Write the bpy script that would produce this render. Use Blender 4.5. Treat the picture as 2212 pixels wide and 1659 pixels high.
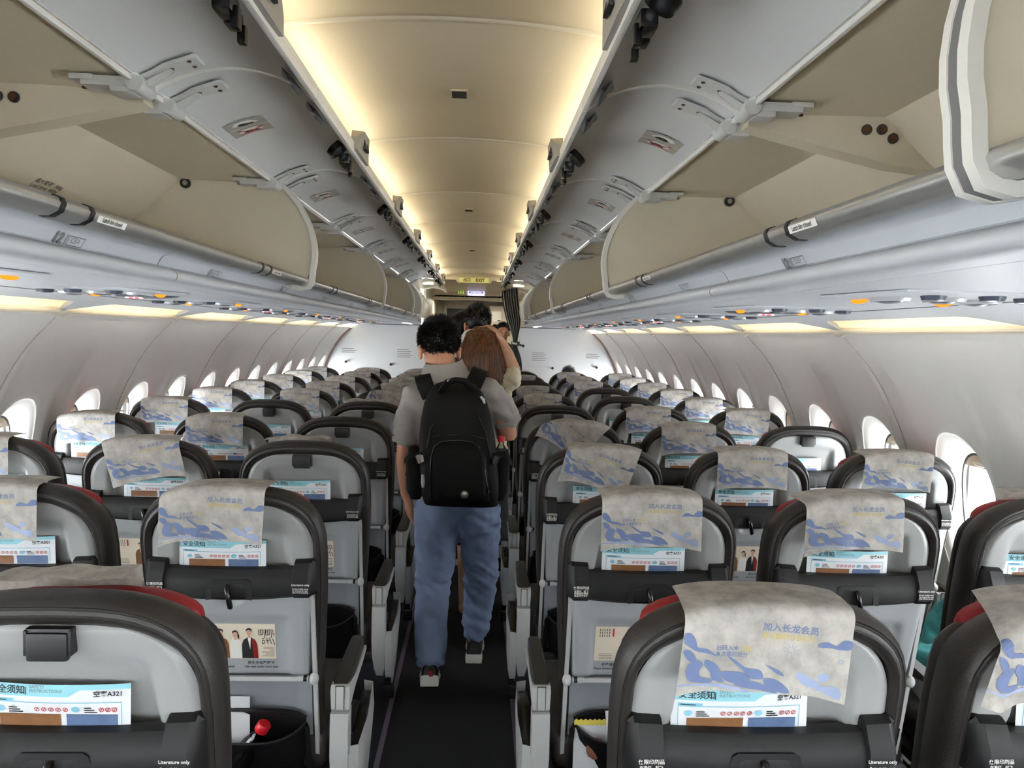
import bpy, bmesh, math, random
from mathutils import Vector, Matrix, noise
random.seed(7)
sc = bpy.context.scene
COL = sc.collection
for o in list(bpy.data.objects): bpy.data.objects.remove(o)

# ------------------------------------------------------------------ camera
F = 1630.0; IW, IH = 2212, 1659
def cam_basis(vx, vy, roll):
    Y = Vector(((vx-IW/2)/F, -(vy-IH/2)/F, 1)).normalized()      # aisle direction in camera axes (right, up, forward)
    r = math.radians(roll); u = Vector((math.sin(r), math.cos(r), 0)); u = (u-Y*u.dot(Y)).normalized()
    X = u.cross(Y)
    if X.x < 0: X = -X
    return X, Y, u
CX, CY, CZ = cam_basis(1034.85, 722.1, 1.288)
cd = bpy.data.cameras.new('camera'); cam = bpy.data.objects.new('camera', cd); COL.objects.link(cam)
cd.sensor_width = 36; cd.lens = 36*F/IW; cd.clip_start = .02
right = Vector((CX.x, CY.x, CZ.x)); up = Vector((CX.y, CY.y, CZ.y)); fwd = Vector((CX.z, CY.z, CZ.z))
m = Matrix((right, up, -fwd)).transposed().to_4x4(); m.translation = Vector((.076, 0, 1.51))
cam.matrix_world = m; sc.camera = cam

# ------------------------------------------------------------------ world, view
w = bpy.data.worlds.new('sky'); sc.world = w; w.use_nodes = True
bg = w.node_tree.nodes['Background']; bg.inputs[0].default_value = (.93, .97, 1, 1); bg.inputs[1].default_value = 14.5
sc.view_settings.view_transform = 'Standard'; sc.view_settings.look = 'None'
sc.view_settings.exposure = 1.42; sc.view_settings.gamma = 1.0; sc.view_settings.use_curve_mapping = False
sc.cycles.use_denoising = True; sc.cycles.use_adaptive_sampling = True; sc.cycles.adaptive_threshold = .02
sc.cycles.max_bounces = 8; sc.cycles.diffuse_bounces = 5; sc.cycles.glossy_bounces = 3; sc.cycles.transmission_bounces = 4; sc.cycles.transparent_max_bounces = 12
sc.cycles.sample_clamp_indirect = 6; sc.cycles.caustics_reflective = False; sc.cycles.caustics_refractive = False

def area(name, loc, rot, sx, sy, power, col):
    L = bpy.data.lights.new(name, 'AREA'); L.shape = 'RECTANGLE'; L.size = sx; L.size_y = sy; L.energy = power; L.color = col
    o = bpy.data.objects.new(name, L); COL.objects.link(o); o.location = loc; o.rotation_euler = rot
    return o
WARM = (1, .83, .54)
SEAM0, BAY = 1.783, 1.0668
# light tubes of the ceiling cove and of the side wall cove, one per bay and side
for s in (-1, 1):
    for k in range(-5, 7):
        yc = SEAM0+BAY*(k+.5)
        area('ceiling_cove_tube', (s*.375, yc, 2.125), (0, math.pi-s*.55, 0), .03, BAY*(.96 if k < 6 else .8), .39, WARM)
        area('side_cove_tube', (s*1.30, yc+.03, 1.632), (0, -s*math.radians(68), 0), .02, BAY*.9, .60, (1, .87, .62))

# ------------------------------------------------------------------ materials
def lin(c): 
    c = c/255.0
    return c/12.92 if c <= .04045 else ((c+.055)/1.055)**2.4
def rgb(r, g, b): return (lin(r), lin(g), lin(b), 1)
MATS = {}
def P(name, col, rough=.5, metal=0, var=0, vscale=8, bump=0, bscale=60, emit=None, estr=0, spec=None, trans=0, alpha=1, sub=None, coat=0):
    m = bpy.data.materials.new(name); m.use_nodes = True; nt = m.node_tree; b = nt.nodes['Principled BSDF']
    c = rgb(*col); b.inputs['Base Color'].default_value = c; b.inputs['Roughness'].default_value = rough; b.inputs['Metallic'].default_value = metal
    if spec is not None: b.inputs['Specular IOR Level'].default_value = spec
    if trans: b.inputs['Transmission Weight'].default_value = trans
    if coat: b.inputs['Coat Weight'].default_value = coat
    if emit: b.inputs['Emission Color'].default_value = rgb(*emit); b.inputs['Emission Strength'].default_value = estr
    if var or bump:
        tc = nt.nodes.new('ShaderNodeTexCoord')
    if var:
        n = nt.nodes.new('ShaderNodeTexNoise'); n.inputs['Scale'].default_value = vscale; n.inputs['Detail'].default_value = 4
        nt.links.new(tc.outputs['Object'], n.inputs['Vector'])
        mx = nt.nodes.new('ShaderNodeMix'); mx.data_type = 'RGBA'
        mx.inputs[6].default_value = tuple(max(0, x*(1-var)) for x in c[:3])+(1,); mx.inputs[7].default_value = tuple(min(1, x*(1+var)) for x in c[:3])+(1,)
        nt.links.new(n.outputs['Fac'], mx.inputs[0]); nt.links.new(mx.outputs[2], b.inputs['Base Color'])
    if bump:
        n2 = nt.nodes.new('ShaderNodeTexNoise'); n2.inputs['Scale'].default_value = bscale; n2.inputs['Detail'].default_value = 3
        nt.links.new(tc.outputs['Object'], n2.inputs['Vector'])
        bp = nt.nodes.new('ShaderNodeBump'); bp.inputs['Strength'].default_value = bump; bp.inputs['Distance'].default_value = .002
        nt.links.new(n2.outputs['Fac'], bp.inputs['Height']); nt.links.new(bp.outputs[0], b.inputs['Normal'])
    MATS[name] = m; return m
def E(name, col, s):
    m = bpy.data.materials.new(name); m.use_nodes = True; nt = m.node_tree; nt.nodes.clear()
    e = nt.nodes.new('ShaderNodeEmission'); e.inputs[0].default_value = rgb(*col); e.inputs[1].default_value = s
    o = nt.nodes.new('ShaderNodeOutputMaterial'); nt.links.new(e.outputs[0], o.inputs[0]); MATS[name] = m; return m

P('wall', (248, 246, 240), .42, var=.03, vscale=3)
P('wall_trim', (222, 214, 196), .4)
P('dado', (205, 205, 203), .6, var=.05, vscale=20)
P('ceiling', (222, 216, 202), .45, var=.02, vscale=4)
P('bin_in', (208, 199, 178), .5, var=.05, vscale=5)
P('bin_door', (206, 207, 206), .38, var=.03, vscale=4)
P('bin_white', (226, 224, 216), .35)
P('bin_under', (196, 199, 203), .42, var=.02, vscale=6)
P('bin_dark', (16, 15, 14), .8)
P('hinge', (196, 196, 192), .35, var=.05, vscale=40)
P('screw', (92, 62, 40), .4, .6)
P('rail_metal', (186, 186, 182), .28, .7, var=.1, vscale=30)
P('black_plastic', (22, 22, 23), .42)
P('black_gloss', (14, 14, 15), .2)
P('grey_bracket', (150, 146, 138), .45)
P('sign_grey', (168, 164, 152), .6)
P('print_black', (28, 28, 30), .6)
P('print_red', (170, 30, 34), .6)
P('print_white', (232, 230, 224), .6)
P('print_grey', (110, 110, 110), .6)
P('joint', (172, 168, 162), .6)
P('shell', (152, 153, 152), .36, var=.03, vscale=10, bump=.05, bscale=500)
P('shell_low', (138, 142, 148), .4, var=.03, vscale=10)
P('tray', (158, 161, 163), .38, var=.02, vscale=8, bump=.04, bscale=600)
P('leather', (38, 34, 31), .45, var=.12, vscale=25, bump=.25, bscale=180)
P('leather_thread', (30, 27, 24), .6)
P('leather_red', (140, 20, 30), .45, bump=.2, bscale=180)
P('leather_black', (20, 20, 22), .33, bump=.25, bscale=120)
P('pocket', (19, 19, 20), .5, spec=.35, bump=.12, bscale=900)
P('arm_grey', (186, 187, 186), .4, var=.04, vscale=20)
P('arm_dark', (44, 43, 41), .45, bump=.15, bscale=200)
P('steel', (150, 152, 154), .3, .8)
P('steel_dark', (60, 60, 62), .4, .7)
P('poster', (222, 210, 190), .5, var=.03, vscale=20)
P('card', (232, 235, 238), .4)
P('card_teal', (142, 200, 212), .45)
P('card_line', (128, 186, 206), .5)
P('card_brown', (122, 82, 48), .5, var=.3, vscale=60)
P('card_blue', (84, 104, 138), .5, var=.3, vscale=60)
P('ink_blue', (102, 117, 156), .7, var=.15, vscale=40)
P('ink_pale', (150, 162, 192), .7, var=.1, vscale=40)
P('ink_yellow', (206, 184, 110), .7)
P('carpet', (22, 27, 40), .95, var=.7, vscale=260, bump=.6, bscale=500)
P('runner', (14, 16, 20), .95, var=.35, vscale=300, bump=.6, bscale=600)
P('strip', (104, 92, 108), .5, var=.25, vscale=30)
P('bulkhead', (232, 234, 236), .45, var=.015, vscale=3)
P('bulkhead_trim', (150, 128, 124), .5)
P('galley', (190, 182, 166), .45)
P('galley_dark', (48, 46, 44), .5)
P('gasket', (52, 50, 50), .6)
P('shade', (206, 186, 160), .5)
P('skin', (196, 142, 112), .5, var=.06, vscale=30, spec=.3)
P('skin_pale', (208, 164, 138), .5, var=.05, vscale=30, spec=.3)
P('hair_black', (14, 12, 12), .42, var=.3, vscale=60)
P('hair_brown', (84, 50, 28), .38, var=.35, vscale=70)
P('polo', (158, 154, 148), .85, var=.06, vscale=60, bump=.3, bscale=900)
P('denim', (128, 146, 180), .85, var=.18, vscale=9, bump=.3, bscale=700)
P('nylon', (9, 9, 10), .65, spec=.25, bump=.35, bscale=500)
P('nylon_soft', (13, 13, 14), .75, spec=.25, bump=.4, bscale=300)
P('sole', (224, 222, 214), .5)
P('shoe', (14, 13, 13), .6)
P('cream', (208, 196, 168), .75, bump=.3, bscale=200)
P('grey_cloth', (196, 194, 192), .8)
P('navy_cloth', (24, 28, 46), .8)
P('dark_cloth', (24, 24, 28), .8)
P('curtain', (140, 141, 139), .85, var=.12, vscale=40, bump=.3, bscale=300)
P('strap', (52, 53, 55), .7)
P('teal_cloth', (52, 128, 128), .85, var=.25, vscale=12)
P('cap_red', (196, 22, 34), .35)
P('paper', (222, 224, 228), .6, var=.03, vscale=30)
P('pack_blue', (86, 176, 212), .4)
P('snack', (128, 84, 62), .5, var=.5, vscale=70)
P('yellow', (226, 208, 90), .5)
P('badge', (150, 148, 144), .3, .8)
P('orange_dot', (206, 72, 40), .5)
P('lens', (70, 76, 88), .3)
P('chrome', (206, 208, 210), .4, .3)
E('amber_lamp', (255, 120, 30), 1.0)
E('sign_lit', (255, 246, 244), .9)
E('sign_lit_red', (255, 74, 84), .8)
E('exit_panel', (226, 222, 255), .5)
E('exit_ink', (92, 74, 190), .3)
E('lav_green', (176, 214, 96), .35)
E('ceiling_lamp', (255, 240, 205), 1.4)
P('exit_plate', (206, 208, 132), .5, emit=(206, 208, 120), estr=.16)
P('exit_red', (128, 26, 18), .5)
def hair_mat():
    m = P('hair_brown', (84, 50, 28), .36); nt = m.node_tree; b = nt.nodes['Principled BSDF']; tc = nt.nodes.new('ShaderNodeTexCoord'); mp = nt.nodes.new('ShaderNodeMapping'); mp.inputs['Scale'].default_value = (150, 150, 5)
    n = nt.nodes.new('ShaderNodeTexNoise'); n.inputs['Scale'].default_value = 1; n.inputs['Detail'].default_value = 4; r = nt.nodes.new('ShaderNodeValToRGB'); r.color_ramp.elements[0].position = .35; r.color_ramp.elements[0].color = rgb(44, 24, 14); r.color_ramp.elements[1].position = .68; r.color_ramp.elements[1].color = rgb(128, 82, 48)
    nt.links.new(tc.outputs['Object'], mp.inputs[0]); nt.links.new(mp.outputs[0], n.inputs['Vector']); nt.links.new(n.outputs['Fac'], r.inputs[0]); nt.links.new(r.outputs[0], b.inputs['Base Color'])
hair_mat()
# headrest cloth: mottled, lets a little light through
def cloth_mat():
    m = P('cloth', (214, 208, 198), .9); nt = m.node_tree; b = nt.nodes['Principled BSDF']
    tc = nt.nodes.new('ShaderNodeTexCoord'); n = nt.nodes.new('ShaderNodeTexNoise'); n.inputs['Scale'].default_value = 22; n.inputs['Detail'].default_value = 6; n.inputs['Roughness'].default_value = .7
    nt.links.new(tc.outputs['Object'], n.inputs['Vector'])
    r = nt.nodes.new('ShaderNodeValToRGB'); r.color_ramp.elements[0].position = .34; r.color_ramp.elements[0].color = rgb(172, 168, 162); r.color_ramp.elements[1].position = .62; r.color_ramp.elements[1].color = rgb(222, 217, 208)
    nt.links.new(n.outputs['Fac'], r.inputs[0]); nt.links.new(r.outputs[0], b.inputs['Base Color'])
    t = nt.nodes.new('ShaderNodeBsdfTranslucent'); nt.links.new(r.outputs[0], t.inputs[0]); mx = nt.nodes.new('ShaderNodeMixShader'); mx.inputs[0].default_value = .3
    nt.links.new(b.outputs[0], mx.inputs[1]); nt.links.new(t.outputs[0], mx.inputs[2]); nt.links.new(mx.outputs[0], nt.nodes['Material Output'].inputs[0])
cloth_mat()
def pane_mat():
    m = bpy.data.materials.new('pane'); m.use_nodes = True; nt = m.node_tree; nt.nodes.clear()
    a = nt.nodes.new('ShaderNodeBsdfTransparent'); g = nt.nodes.new('ShaderNodeBsdfGlossy'); g.inputs['Roughness'].default_value = .05
    mx = nt.nodes.new('ShaderNodeMixShader'); mx.inputs[0].default_value = .05; o = nt.nodes.new('ShaderNodeOutputMaterial')
    nt.links.new(a.outputs[0], mx.inputs[1]); nt.links.new(g.outputs[0], mx.inputs[2]); nt.links.new(mx.outputs[0], o.inputs[0]); MATS['pane'] = m
    m = bpy.data.materials.new('clear'); m.use_nodes = True; nt = m.node_tree; nt.nodes.clear()
    a = nt.nodes.new('ShaderNodeBsdfTransparent'); a.inputs[0].default_value = (.8, .84, .88, 1); g = nt.nodes.new('ShaderNodeBsdfGlossy'); g.inputs['Roughness'].default_value = .08
    f = nt.nodes.new('ShaderNodeFresnel'); f.inputs[0].default_value = 1.5
    mx = nt.nodes.new('ShaderNodeMixShader'); o = nt.nodes.new('ShaderNodeOutputMaterial'); nt.links.new(f.outputs[0], mx.inputs[0])
    nt.links.new(a.outputs[0], mx.inputs[1]); nt.links.new(g.outputs[0], mx.inputs[2]); nt.links.new(mx.outputs[0], o.inputs[0]); MATS['clear'] = m
pane_mat()

# ------------------------------------------------------------------ mesh helpers
_box_cache = {}
def bevel_box(sx, sy, sz, b, seg=2):
    key = (round(sx, 5), round(sy, 5), round(sz, 5), round(b, 5), seg)
    if key not in _box_cache:
        bm = bmesh.new(); bmesh.ops.create_cube(bm, size=1)
        bmesh.ops.scale(bm, vec=(sx, sy, sz), verts=bm.verts)
        if b > 0: bmesh.ops.bevel(bm, geom=bm.edges[:], offset=b, segments=seg, profile=.7, affect='EDGES')
        bm.verts.index_update(); _box_cache[key] = ([v.co.copy() for v in bm.verts], [[v.index for v in f.verts] for f in bm.faces]); bm.free()
    return _box_cache[key]
class MB:
    def __init__(s): s.v = []; s.f = []
    def add(s, v, f, M=None):
        n = len(s.v)
        s.v += [tuple(M @ Vector(p)) if M else tuple(p) for p in v]; s.f += [[i+n for i in q] for q in f]; return s
    def box(s, c, size, b=0, seg=2, rot=None):
        v, f = bevel_box(*size, b, seg); M = Matrix.Translation(c)
        if rot: M = M @ Matrix.Rotation(rot[0], 4, 'X') @ Matrix.Rotation(rot[1], 4, 'Y') @ Matrix.Rotation(rot[2], 4, 'Z')
        return s.add(v, f, M)
    def loft(s, secs, closed=True, caps=True, loop=False):
        n = len(secs[0]); v = [p for q in secs for p in q]; f = []; K = len(secs)
        for i in range(K if loop else K-1):
            j = (i+1) % K
            for a in range(n if closed else n-1):
                b = (a+1) % n; f.append([i*n+a, i*n+b, j*n+b, j*n+a])
        if caps and closed and not loop: f.append(list(range(n))[::-1]); f.append([(K-1)*n+a for a in range(n)])
        return s.add(v, f)
    def tube(s, path, r, n=8, caps=True, sx=1, up=None):
        path = [Vector(p) for p in path]; K = len(path); rs = r if isinstance(r, (list, tuple)) else [r]*K
        secs = []; prev = Vector(up) if up else None
        for i, p in enumerate(path):
            t = (path[min(i+1, K-1)]-path[max(i-1, 0)])
            t = t.normalized() if t.length > 1e-9 else Vector((0, 0, 1))
            if prev is None: prev = Vector((0, 0, 1)) if abs(t.z) < .9 else Vector((0, 1, 0))
            a = (prev-t*prev.dot(t))
            a = a.normalized() if a.length > 1e-6 else t.orthogonal().normalized()
            b = t.cross(a); prev = a
            secs.append([p+(a*math.cos(2*math.pi*k/n)+b*math.sin(2*math.pi*k/n)*sx)*rs[i] for k in range(n)])
        return s.loft(secs, True, caps)
    def ell(s, c, r, nu=16, nv=10, M=None):
        v = []; f = []
        for i in range(nv+1):
            t = math.pi*i/nv
            for k in range(nu):
                p = 2*math.pi*k/nu; q = Vector((r[0]*math.sin(t)*math.cos(p), r[1]*math.sin(t)*math.sin(p), r[2]*math.cos(t)))
                if M: q = M @ q
                v.append(q+Vector(c))
        for i in range(nv):
            for k in range(nu): f.append([i*nu+k, (i+1)*nu+k, (i+1)*nu+(k+1) % nu, i*nu+(k+1) % nu])
        return s.add(v, f)
    def grid(s, fn, nu, nv):
        v = [fn(i/nu, j/nv) for j in range(nv+1) for i in range(nu+1)]; W = nu+1
        return s.add(v, [[j*W+i, j*W+i+1, (j+1)*W+i+1, (j+1)*W+i] for j in range(nv) for i in range(nu)])
    def extr(s, prof, y0, y1, closed=False, caps=True):            # profile of (x,z) points swept along y
        return s.loft([[(x, y0, z) for x, z in prof], [(x, y1, z) for x, z in prof]], closed, caps)
    def poly(s, pts):
        n = len(s.v); s.v += [tuple(p) for p in pts]; s.f.append(list(range(n, n+len(pts)))); return s
    def prism(s, pts, d):                                         # pts 3d polygon, extruded by vector d
        d = Vector(d); a = [Vector(p) for p in pts]; return s.loft([a, [p+d for p in a]], True, True)
    def map(s, fn): s.v = [tuple(fn(*p)) for p in s.v]; return s
    def mirror(s):
        r = MB(); r.v = [(-x, y, z) for x, y, z in s.v]; r.f = [q[::-1] for q in s.f]; return r
    def mesh(s, name, mat, smooth=35):
        me = bpy.data.meshes.new(name); me.from_pydata(s.v, [], s.f)
        bm = bmesh.new(); bm.from_mesh(me); bmesh.ops.remove_doubles(bm, verts=bm.verts, dist=1e-6); bmesh.ops.recalc_face_normals(bm, faces=bm.faces); bm.to_mesh(me); bm.free()
        me.materials.append(MATS[mat])
        if smooth:
            me.polygons.foreach_set('use_smooth', [True]*len(me.polygons)); me.set_sharp_from_angle(angle=math.radians(smooth))
        return me
    def ob(s, name, mat, parent=None, loc=None, smooth=35): return ob(name, s.mesh(name, mat, smooth), parent, loc)
def ob(name, me, parent=None, loc=None):
    o = bpy.data.objects.new(name, me); COL.objects.link(o)
    if parent: o.parent = parent
    if loc: o.location = loc
    return o
def empty(name, loc=(0, 0, 0), rz=0):
    o = bpy.data.objects.new(name, None); COL.objects.link(o); o.location = loc; o.rotation_euler = (0, 0, rz); o.empty_display_size = .05; return o
def tag(o, label=None, cat=None, group=None, kind=None):
    if label: o['label'] = label
    if cat: o['category'] = cat
    if group: o['group'] = group
    if kind: o['kind'] = kind
    return o
def sm(t): t = max(0, min(1, t)); return t*t*(3-2*t)
def text2d(body, size, align='CENTER', res=2, bold=0, space=1.0):
    cu = bpy.data.curves.new('t', 'FONT'); cu.body = body; cu.size = size; cu.align_x = align; cu.align_y = 'CENTER'; cu.resolution_u = res; cu.offset = bold; cu.space_line = space
    o = bpy.data.objects.new('t', cu); COL.objects.link(o)
    dg = bpy.context.evaluated_depsgraph_get(); dg.update()
    me = bpy.data.meshes.new_from_object(o.evaluated_get(dg))
    r = MB(); r.v = [tuple(v.co) for v in me.vertices]; r.f = [list(p.vertices) for p in me.polygons]
    bpy.data.objects.remove(o); bpy.data.curves.remove(cu); bpy.data.meshes.remove(me); return r
ORD = ['zeroth', 'first', 'second', 'third', 'fourth', 'fifth', 'sixth', 'seventh', 'eighth', 'ninth', 'tenth', 'eleventh', 'twelfth']
SIDE = {1: 'curtain side', -1: 'side without curtain'}
# ------------------------------------------------------------------ the room: floor, side walls, windows, ceiling
Y0, Y1 = -4.6, 9.2                     # cabin end behind the camera, bulkhead
fl = tag(MB().box((0, (Y0+12.6)/2, -.01), (3.9, 12.6-Y0, .02)).ob('floor', 'carpet'), 'dark navy speckled cabin carpet', kind='structure')
MB().box((0, (Y0+12.4)/2, .002), (.475, 12.4-Y0, .004)).ob('aisle_runner', 'runner', fl)
for s in (-1, 1):
    for a in range(11):
        MB().box((s*.2475, -.6+a*1.05, .003), (.019, 1.046, .005), .001).ob('path_marking_strip', 'strip', fl)

WP = [(1.470, 1.556), (1.482, 1.553), (1.505, 1.53), (1.585, 1.447), (1.65, 1.36), (1.705, 1.263), (1.752, 1.165), (1.785, 1.075), (1.808, .98), (1.822, .88), (1.826, .78), (1.82, .65), (1.80, .5), (1.76, .3), (1.70, .1), (1.66, 0)]
def wall_x(z):
    for i in range(len(WP)-1):
        if WP[i+1][1] <= z <= WP[i][1]:
            (x1, z1), (x0, z0) = WP[i], WP[i+1]; t = (z-z0)/(z1-z0)
            xm = WP[i+2][0]+(WP[i+2][0]-x0)*0 if i+2 < len(WP) else x0; zm = WP[i+2][1] if i+2 < len(WP) else z0-.1
            xp = WP[i-1][0] if i > 0 else x1; zp = WP[i-1][1] if i > 0 else z1+.01
            m0 = (x1-xm)/(z1-zm)*(z1-z0); m1 = (xp-x0)/(zp-z0)*(z1-z0)
            return x0*(2*t**3-3*t*t+1)+m0*(t**3-2*t*t+t)+x1*(-2*t**3+3*t*t)+m1*(t**3-t*t)
    return WP[0][0] if z > WP[0][1] else WP[-1][0]
WSEAM, WPIT, WZ = 2.89, .5334, .945
def sup(a, b, th, n=2.4):
    c, s_ = math.cos(th), math.sin(th); r = (abs(c/a)**n+abs(s_/b)**n)**(-1/n); return r*c, r*s_
ZB, ZT = .62, 1.553
def cell(yc, hl, hr, which=0):                    # wall surface round one window; returns panel part (right hand side)
    mb = MB(); ang = []
    bp_ = [(u, ZB-WZ+(ZT-ZB)*i/22) for i in range(23) for u in (-hl, hr)]+[(-hl+(hl+hr)*i/10, v) for i in range(1, 10) for v in (ZB-WZ, ZT-WZ)]
    for u, v in bp_: ang.append(math.atan2(v, u) % (2*math.pi))
    ang = sorted(set(round(a, 5) for a in ang))
    rings = []
    for t in (0, .08, .2, .34, .5, .68, .84, .97, 1):
        ring = []
        for a in ang:
            ru, rv = sup(.160, .262, a); c, s_ = math.cos(a), math.sin(a)
            k = min((hr if c > 0 else hl)/abs(c) if abs(c) > 1e-6 else 9, ((ZT-WZ) if s_ > 0 else (WZ-ZB))/abs(s_) if abs(s_) > 1e-6 else 9)
            u = ru+(k*c-ru)*t; v = rv+(k*s_-rv)*t; z = WZ+v
            edge = abs(u+hl) if which == 0 else abs(hr-u)
            groove = 0
            swell = -.010*math.exp(-((abs(u)-.19)/.03)**2)*sm((1.5-z)/.2)*sm((z-.66)/.1)*sm(min(hr-u, u+hl)/.03)
            ring.append((wall_x(z)+groove+swell*sm(t*4), yc+u, z))
        rings.append(ring)
    mb.loft(rings, True, False)
    # funnel down to the pane
    fun = []
    for t, dx in ((0, 0), (.03, .0025), (.12, .004), (.35, .009), (.58, .018), (.76, .030), (.9, .046), (.97, .058), (1, .068)):
        ring = []
        for a in ang:
            ru, rv = sup(.160, .262, a); pu, pv = sup(.118, .188, a)
            u = ru+(pu-ru)*t; v = rv+(pv-rv)*t; z = WZ+v
            ring.append((wall_x(z)*(1-t)+t*wall_x(WZ+v*.8)+dx, yc+u, z))
        fun.append(ring)
    mb.loft(fun, True, False)
    return mb
def window_parts(name_n, s, yc, shade):
    root = empty('window_%d' % name_n, (0, 0, 0)); tag(root, 'oval cabin window with pale shade in white side wall', group='cabin windows', kind='structure')
    A = [2*math.pi*i/36 for i in range(36)]
    def P3(u, v, dx): return (s*(wall_x(WZ+v*.8)+dx), yc+u, WZ+v)
    g = MB(); g.loft([[P3(*sup(.120, .190, a), .062) for a in A], [P3(*sup(.120, .190, a), .074) for a in A], [P3(*sup(.113, .183, a), .074) for a in A], [P3(*sup(.113, .183, a), .062) for a in A]], True, False, True)
    g.ob('gasket', 'gasket', root)
    p = MB().poly([P3(*sup(.118, .188, a), .072) for a in A]); p.ob('pane', 'pane', root, smooth=0)
    vz = .186*(1-2*shade)                # lower edge of the drawn part of the shade
    pts = [sup(.114, .184, a) for a in A]; pts = [(u, max(v, vz)) for u, v in pts]
    sh = MB().loft([[P3(u, v, .064) for u, v in pts], [P3(u, v, .067) for u, v in pts]], True, True); so = sh.ob('shade', 'shade', root)
    h = MB().ell((0, 0, 0), (.006, .045, .010), 12, 6); h.map(lambda x, y, z: (s*(wall_x(WZ+vz*.8)+.062)+x, yc+y, WZ+vz+.014+z)); h.ob('shade_handle', 'wall_trim', so)
    return root
KW = range(-6, 7)
wn = 0
for s, side in ((-1, 'left'), (1, 'right')):
    # outer skin with openings, keeps daylight to the windows
    sk = MB(); X = 1.925
    sk.box((s*X, (-3.55+9.6)/2, 1.75), (.02, 9.6+3.55, 1.18)); sk.box((s*X, (-3.55+9.6)/2, .36), (.02, 9.6+3.55, .74)); sk.box((s*X, (Y0-3.55)/2, 2.16), (.02, -3.55-Y0, .74))   # left open below: unseen doorway added so daylight reaches the seatbacks
    ys = []
    for k in KW:
        for j in (0, 1): ys.append(WSEAM+k*2*WPIT-WPIT*(1.5-j)-.06)
    ys = [y for y in ys if Y0+.2 < y < 9.1]
    ys = [y for y in ys if y > -3.3]; e = -3.55
    for y in ys+[9.75]:
        sk.box((s*X, (e+y-.15)/2, .945), (.02, y-.15-e, .44)); e = y+.15
    wroot = tag(MB().grid(lambda u, v: (s*wall_x(ZB*v+.0), -3.55+(9.3+3.55)*u, ZB*v), 1, 12).ob('wall_'+side, 'dado'), 'pale lower side wall of the cabin', kind='structure')
    sk.ob('fuselage_skin', 'gasket', wroot, smooth=0)
    MB().box((s*1.822, (-3.55+9.2)/2, .62), (.016, 9.2+3.55, .02), .006).ob('dado_rail', 'wall_trim', wroot)
    cellm = {}
    for k in KW:
        ya = WSEAM+(k-1)*2*WPIT
        if ya > Y1 or ya < -3.6: continue
        if 'm' not in cellm:
            mb = cell(-.06+WPIT*.5, WPIT*.5-.06, WPIT*.5+.06); mb2 = cell(-.06+WPIT*1.5, WPIT*.5-.06, WPIT*.5+.06, 1); mb.add(mb2.v, mb2.f)
            if s < 0: mb = mb.mirror()
            cellm['m'] = mb.mesh('side_panel', 'wall', 50)
        ob('side_panel', cellm['m'], wroot, (0, ya, 0))
        jz = [ZT-.01-(ZT-ZB-.02)*i/24 for i in range(25)]; MB().tube([(s*(wall_x(z)-.0005), ya, z) for z in jz], .0024, 5).ob('panel_joint', 'joint', wroot, smooth=60)
        for j in (0, 1):
            y = ya+WPIT*(.5+j)-.06
            if y in [0] or y > 9.1: continue
            wn += 1; window_parts(wn, s, y, {(1, 3): .30, (1, 2): .16}.get((s, round((y-2.64)/WPIT)), .13))
    # lit lip on top of the side panels with the diamond caps at the joints
    lip = MB().tube([(s*1.476, -3.55, 1.556), (s*1.476, Y1, 1.556)], .0105, 10).ob('light_lip', 'wall_trim', wroot)
    cove = MB(); pr = [(1.485, 1.552), (1.50, 1.60), (1.475, 1.66), (1.40, 1.71), (1.22, 1.72)]
    cove.extr([(s*x, z) for x, z in pr], -3.55, Y1); cove.ob('cove_panel', 'ceiling', wroot)
    for k in range(-5, 7):
        y = 2.882+BAY*k
        if y < -3.4 or y > Y1-.05: continue
        c = MB(); c.loft([[(s*(1.474+.016*math.cos(a)*q+.004), y+t*.075, 1.552+.020*math.sin(a)*q) for a in [i*math.pi/5 for i in range(10)]] for t, q in ((-1, .05), (-.6, .55), (-.2, .95), (.2, .95), (.6, .55), (1, .05))], True, True)
        c.ob('joint_cap', 'wall_trim', wroot, smooth=60)

# ceiling
cz = lambda x: 2.236-.19*x*x
top = tag(MB().box((0, (Y0+12.6)/2, 2.52), (3.9, 12.6-Y0, .02)).ob('ceiling', 'gasket', smooth=0), 'curved cream cabin ceiling above the aisle', kind='structure')
pm = MB().loft([[(x, y, cz(x)+dz) for x in [(-.55+1.1*i/24) for i in range(25)]] for y, dz in ((.0, .006), (.004, .006), (.012, 0), (BAY-.012, 0), (BAY-.004, .006), (BAY, .006))], False, False).mesh('ceiling_panel', 'ceiling', 50)
sm_ = MB().loft([[(x, y, cz(x)-.0045*q) for x in [(-.55+1.1*i/24) for i in range(25)]] for y, q in ((-.012, -1), (-.006, .8), (.006, .8), (.012, -1))], False, False).mesh('joint_strip', 'bin_white', 60)
for k in range(-5, 7):
    y = 1.8+BAY*k
    ob('ceiling_panel', pm, top, (0, y, 0)); ob('joint_strip', sm_, top, (0, y, 0))
for y in (2.34, 4.48, 6.6):
    v = MB().box((0, y, cz(0)-.001), (.052, .07, .006), .002).ob('vent', 'wall_trim', top); MB().box((0, y, cz(0)-.005), (.044, .056, .004)).ob('vent_grille', 'steel_dark', v)
for s in (-1, 1):
    back = MB().extr([(s*.55, 2.18), (s*.56, 2.12), (s*.50, 2.11)], Y0, 9.2).ob('cove_back', 'ceiling', top)
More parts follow.
